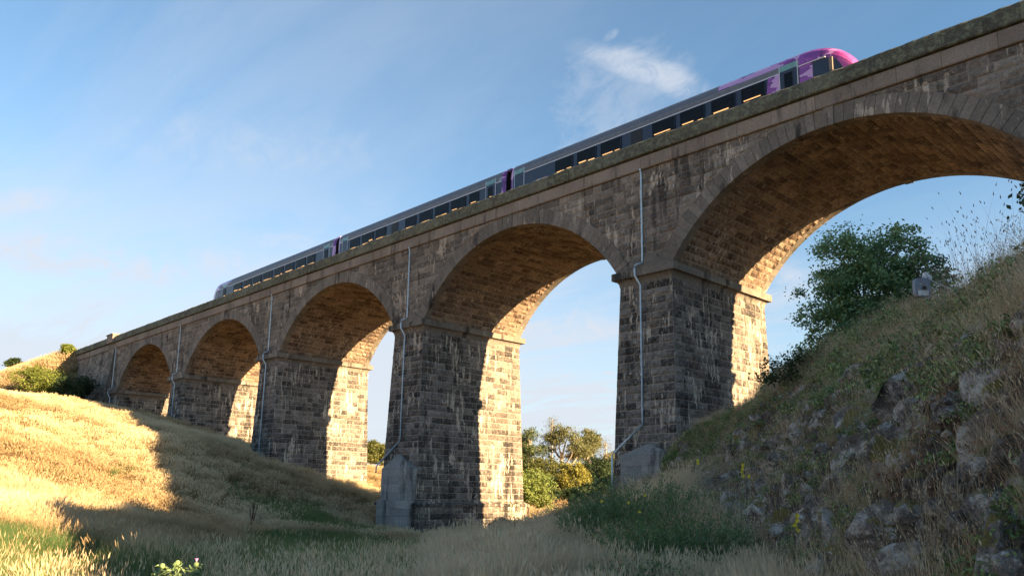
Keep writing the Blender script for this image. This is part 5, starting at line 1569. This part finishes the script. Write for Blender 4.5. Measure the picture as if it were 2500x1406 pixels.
def flower(px, py, d, n, label):
    q = pixz(px, py, d); g = gz(q[0], q[1])
    root = empty('yellow_mullein', (q[0], q[1], g)); tag(root, label, 'flower', 'yellow flowers by the rocky bank')
    hh = q[2]-g
    mb = MB(); mb.tube([(0.1, -0.08, -0.1), (0.04, -0.03, hh*0.5), (0, 0, hh+0.04)], [0.006, 0.005, 0.003], 4); mb.obj('stem', M['thistle'], root)
    r = np.random.default_rng(px)
    for k in range(n):
        mb = MB(); c_ = np.array([r.normal(0, 0.015), r.normal(0, 0.015), hh-0.065*k])
        for j in range(5):
            a = j*1.257+r.random(); pd_ = (-cf)*0.5+np.array([0, 0, 0.2]); u = cr*math.cos(a)+np.array([0, 0, 1])*math.sin(a); v_ = np.cross(u, -cf); R_ = 0.036
            mb.add([c_-cf*0.02, c_+u*R_*0.6+v_*R_*0.45-cf*0.03, c_+u*R_-cf*0.025, c_+u*R_*0.6-v_*R_*0.45-cf*0.03], [(0, 1, 2, 3)])
        mb.obj('blossom', M['yellow'], root)
for args in ((1471, 1223, 17.5, 1, 'single yellow flower at the top left of the broom bush'), (1535, 1226, 17.3, 1, 'yellow flower in the upper middle of the broom bush, left of the highest one'), (1573, 1208, 17.2, 1, 'highest yellow flower, on top of the broom bush beside the concrete casing'),
             (1562, 1249, 16.5, 1, 'yellow flower in the middle of the broom bush'), (1453, 1307, 15, 1, 'lowest yellow flower at the left, above the dry grass'), (1703, 1123, 17.5, 2, 'yellow flower among the rocks above the broom bush'),
             (1811, 1135, 14.5, 4, 'tall yellow mullein spike in front of the grey rocks, with four blossoms'), (1827, 1162, 14.5, 1, 'small yellow blossom just right of the four-blossom spike'), (1946, 1258, 11.5, 4, 'tall yellow mullein spike in the dry grass low on the bank'),
             (2130, 1368, 9.2, 1, 'single yellow flower at the bottom right of the picture')): flower(*args)
def thistle(px, py, d, label, mauve=False):
    q = pixz(px, py, d); g = gz(q[0], q[1]); hh = q[2]-g
    root = empty('thistle', (q[0], q[1], g)); tag(root, label, 'thistle', 'thistles at the bottom edge')
    mb = MB(); mb.tube([(0, 0, -0.1), (0.02, 0, hh*0.6), (0, 0, hh)], [0.012, 0.009, 0.007], 5); mb.obj('stem', M['thistle'], root)
    V, Q, T, H2, _, _ = leafclump(60, 0.10, 0.075, px, aspect=0.3, stems=0, ball=True); V = V+np.array([0, 0, hh-0.02])
    obj('leaves', np_mesh('leaves', V, [Q]), root, [M['thistle']])
    mb = MB(); Vb = IV[:, :]*np.array([0.028, 0.028, 0.03])+np.array([0, 0, hh+0.05]); mb.add(Vb, None, IF); mb.obj('bud', M['thistle'], root)
    if mauve:
        mb = MB()
        for a in np.linspace(0, 6.28, 12): mb.add([(0, 0, hh+0.07), (0.02*math.cos(a), 0.02*math.sin(a), hh+0.11), (0.02*math.cos(a+.4), 0.02*math.sin(a+.4), hh+0.115)], None, [(0, 1, 2)])
        mb.obj('flower_tuft', M['mauve'], root)
thistle(395, 1393, 8.6, 'leftmost of the three pale green thistles at the bottom of the picture')
thistle(432, 1386, 8.4, 'middle and tallest of the three pale green thistles')
thistle(478, 1390, 8.5, 'pale green thistle with a mauve flower, rightmost of the three', True)
# dark dock stalk on the slope
def dock(px, py, d, H_, label, mat):
    q = pixz(px, py, d); g = gz(q[0], q[1]); root = empty('dock_plant', (q[0], q[1], g)); tag(root, label, 'plant')
    r = np.random.default_rng(px)
    for k in range(5):
        mb = MB(); a = r.uniform(0, 6.28); dx = r.uniform(0.05, 0.22)*H_
        p = [(0, 0, 0), (math.cos(a)*dx*0.4, math.sin(a)*dx*0.4, H_*0.5), (math.cos(a)*dx, math.sin(a)*dx, H_*r.uniform(0.8, 1))]
        mb.tube(p, [0.02, 0.018, 0.008], 5)
        for i in range(60):
            f = r.uniform(0.35, 1); c_ = np.array(p[1])+(np.array(p[2])-np.array(p[1]))*(2*f-1) if f > 0.5 else np.array(p[1])*2*f
            u = r.normal(0, 0.035, 3); mb.add([c_, c_+u, c_+u+r.normal(0, 0.025, 3), c_+r.normal(0, 0.02, 3)], [(0, 1, 2, 3)])
        mb.obj('seed_stalk', mat, root)
M['dock'] = flat_mat('dock_brown', (0.07, 0.032, 0.02), 0.9, 0, 0.3, 20)
dock(618, 1235, 45, 1.9, 'dark brown dock stalks standing in the shaded grass slope', M['dock'])
for i, (px, py, d, h, lab) in enumerate(((2440, 640, 13.5, 1.3, 'tall purple-brown seed stalks on the crest, near the right edge'), (2380, 665, 15, 1.1, 'purple-brown seed stalks on the crest, left of the tallest clump'), (2320, 690, 16.5, 0.9, 'lower purple-brown seed stalks on the crest beside the white post'))):
    q = pixz(px, py, d); g = gz(q[0], q[1]); root = empty('seed_stalks', (q[0], q[1], g)); tag(root, lab, 'plant', 'seed stalks along the crest')
    V, Q, T, H2, mq, mt_ = tuft(70, h+0.55, 0.55, 0.006, 900+i, 0.40, 1.0, 0.07, 0.010, seg=4, hv=0.5, wind=(0, 0)); 
    me = np_mesh('stalks', V, [Q, T]); obj('stalks', me, root, [flat_mat('purple_stalk', (0.15, 0.085, 0.095), 0.9, 0, 0.3, 20)])
# white post with a grey box above the crest
q = pixz(2262, 690, 19.0); g = gz(q[0], q[1])
post = empty('signal_post', (q[0], q[1], g)); tag(post, 'white post with a rounded grey box and bracing strut on the crest of the bank', 'post')
hp = pixz(2262, 666, 19.0)[2]-g
def lbox(mb, r0, r1, f0, f1, z0, z1):
    P = [cr*a+cf*b_+np.array([0, 0, z]) for z in (z0, z1) for a, b_ in ((r0, f0), (r1, f0), (r1, f1), (r0, f1))]; mb.hexa(P)
mb = MB(); lbox(mb, -0.055, 0.055, -0.055, 0.055, -0.3, hp); mb.obj('shaft', M['paint_white'], post)
mb = MB(); lbox(mb, -0.13, 0.10, -0.07, -0.057, hp-0.20, hp-0.08); mb.obj('bracket', M['paint_white'], post)
mb = MB()
cxz = (-0.20, hp-0.42); oc = []
for a in np.linspace(0, 2*math.pi, 17)[:-1]:
    ca, sa = math.cos(a), math.sin(a); oc.append((cxz[0]+0.19*np.sign(ca)*abs(ca)**0.45, cxz[1]+0.24*np.sign(sa)*abs(sa)**0.45))
A = [cr*a+cf*-0.20+np.array([0, 0, z]) for a, z in oc]; B_ = [cr*a+cf*-0.06+np.array([0, 0, z]) for a, z in oc]; n = 16
mb.add(A+B_+[cr*cxz[0]+cf*-0.20+np.array([0, 0, cxz[1]])], [(i, n+i, n+(i+1) % n, (i+1) % n) for i in range(n)], [(2*n, i, (i+1) % n) for i in range(n)])
mb.obj('box', M['signal_grey'], post)
mb = MB(); c_ = cr*-0.17+np.array([0, 0, hp-0.43]); mb.tube([c_-cf*0.205, c_-cf*0.225], 0.05, 14); mb.obj('lens', M['black'], post)
mb = MB(); lbox(mb, -0.33, -0.08, -0.215, -0.202, hp-0.63, hp-0.50); mb.obj('plate', M['paint_white'], post)
mb = MB(); mb.tube([np.array([0, 0, hp-0.15]), cr*0.75+np.array([0, 0, hp-0.48])], 0.02, 6); mb.obj('strut', M['paint_white'], post)
# unseen trees added on the hill right of the picture, to shade the foreground
for i, (rr, dd, hh) in enumerate(((19, 16, 3.6), (24, 10, 3.5))):
    s = EYE[0]+rr*c_right[0]+dd*c_fwdh[0]; t = EYE[1]+rr*c_right[1]+dd*c_fwdh[1]
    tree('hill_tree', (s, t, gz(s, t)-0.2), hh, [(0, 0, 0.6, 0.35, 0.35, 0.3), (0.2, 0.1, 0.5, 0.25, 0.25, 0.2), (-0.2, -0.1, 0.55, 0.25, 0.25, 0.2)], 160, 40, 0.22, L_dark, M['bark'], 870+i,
         ['tree on the hill beyond the right edge of the picture, nearer the viaduct', 'tree on the hill beyond the right edge, beside the viewer'][i], 'tree', trunk_r=0.2, spread=0.4)
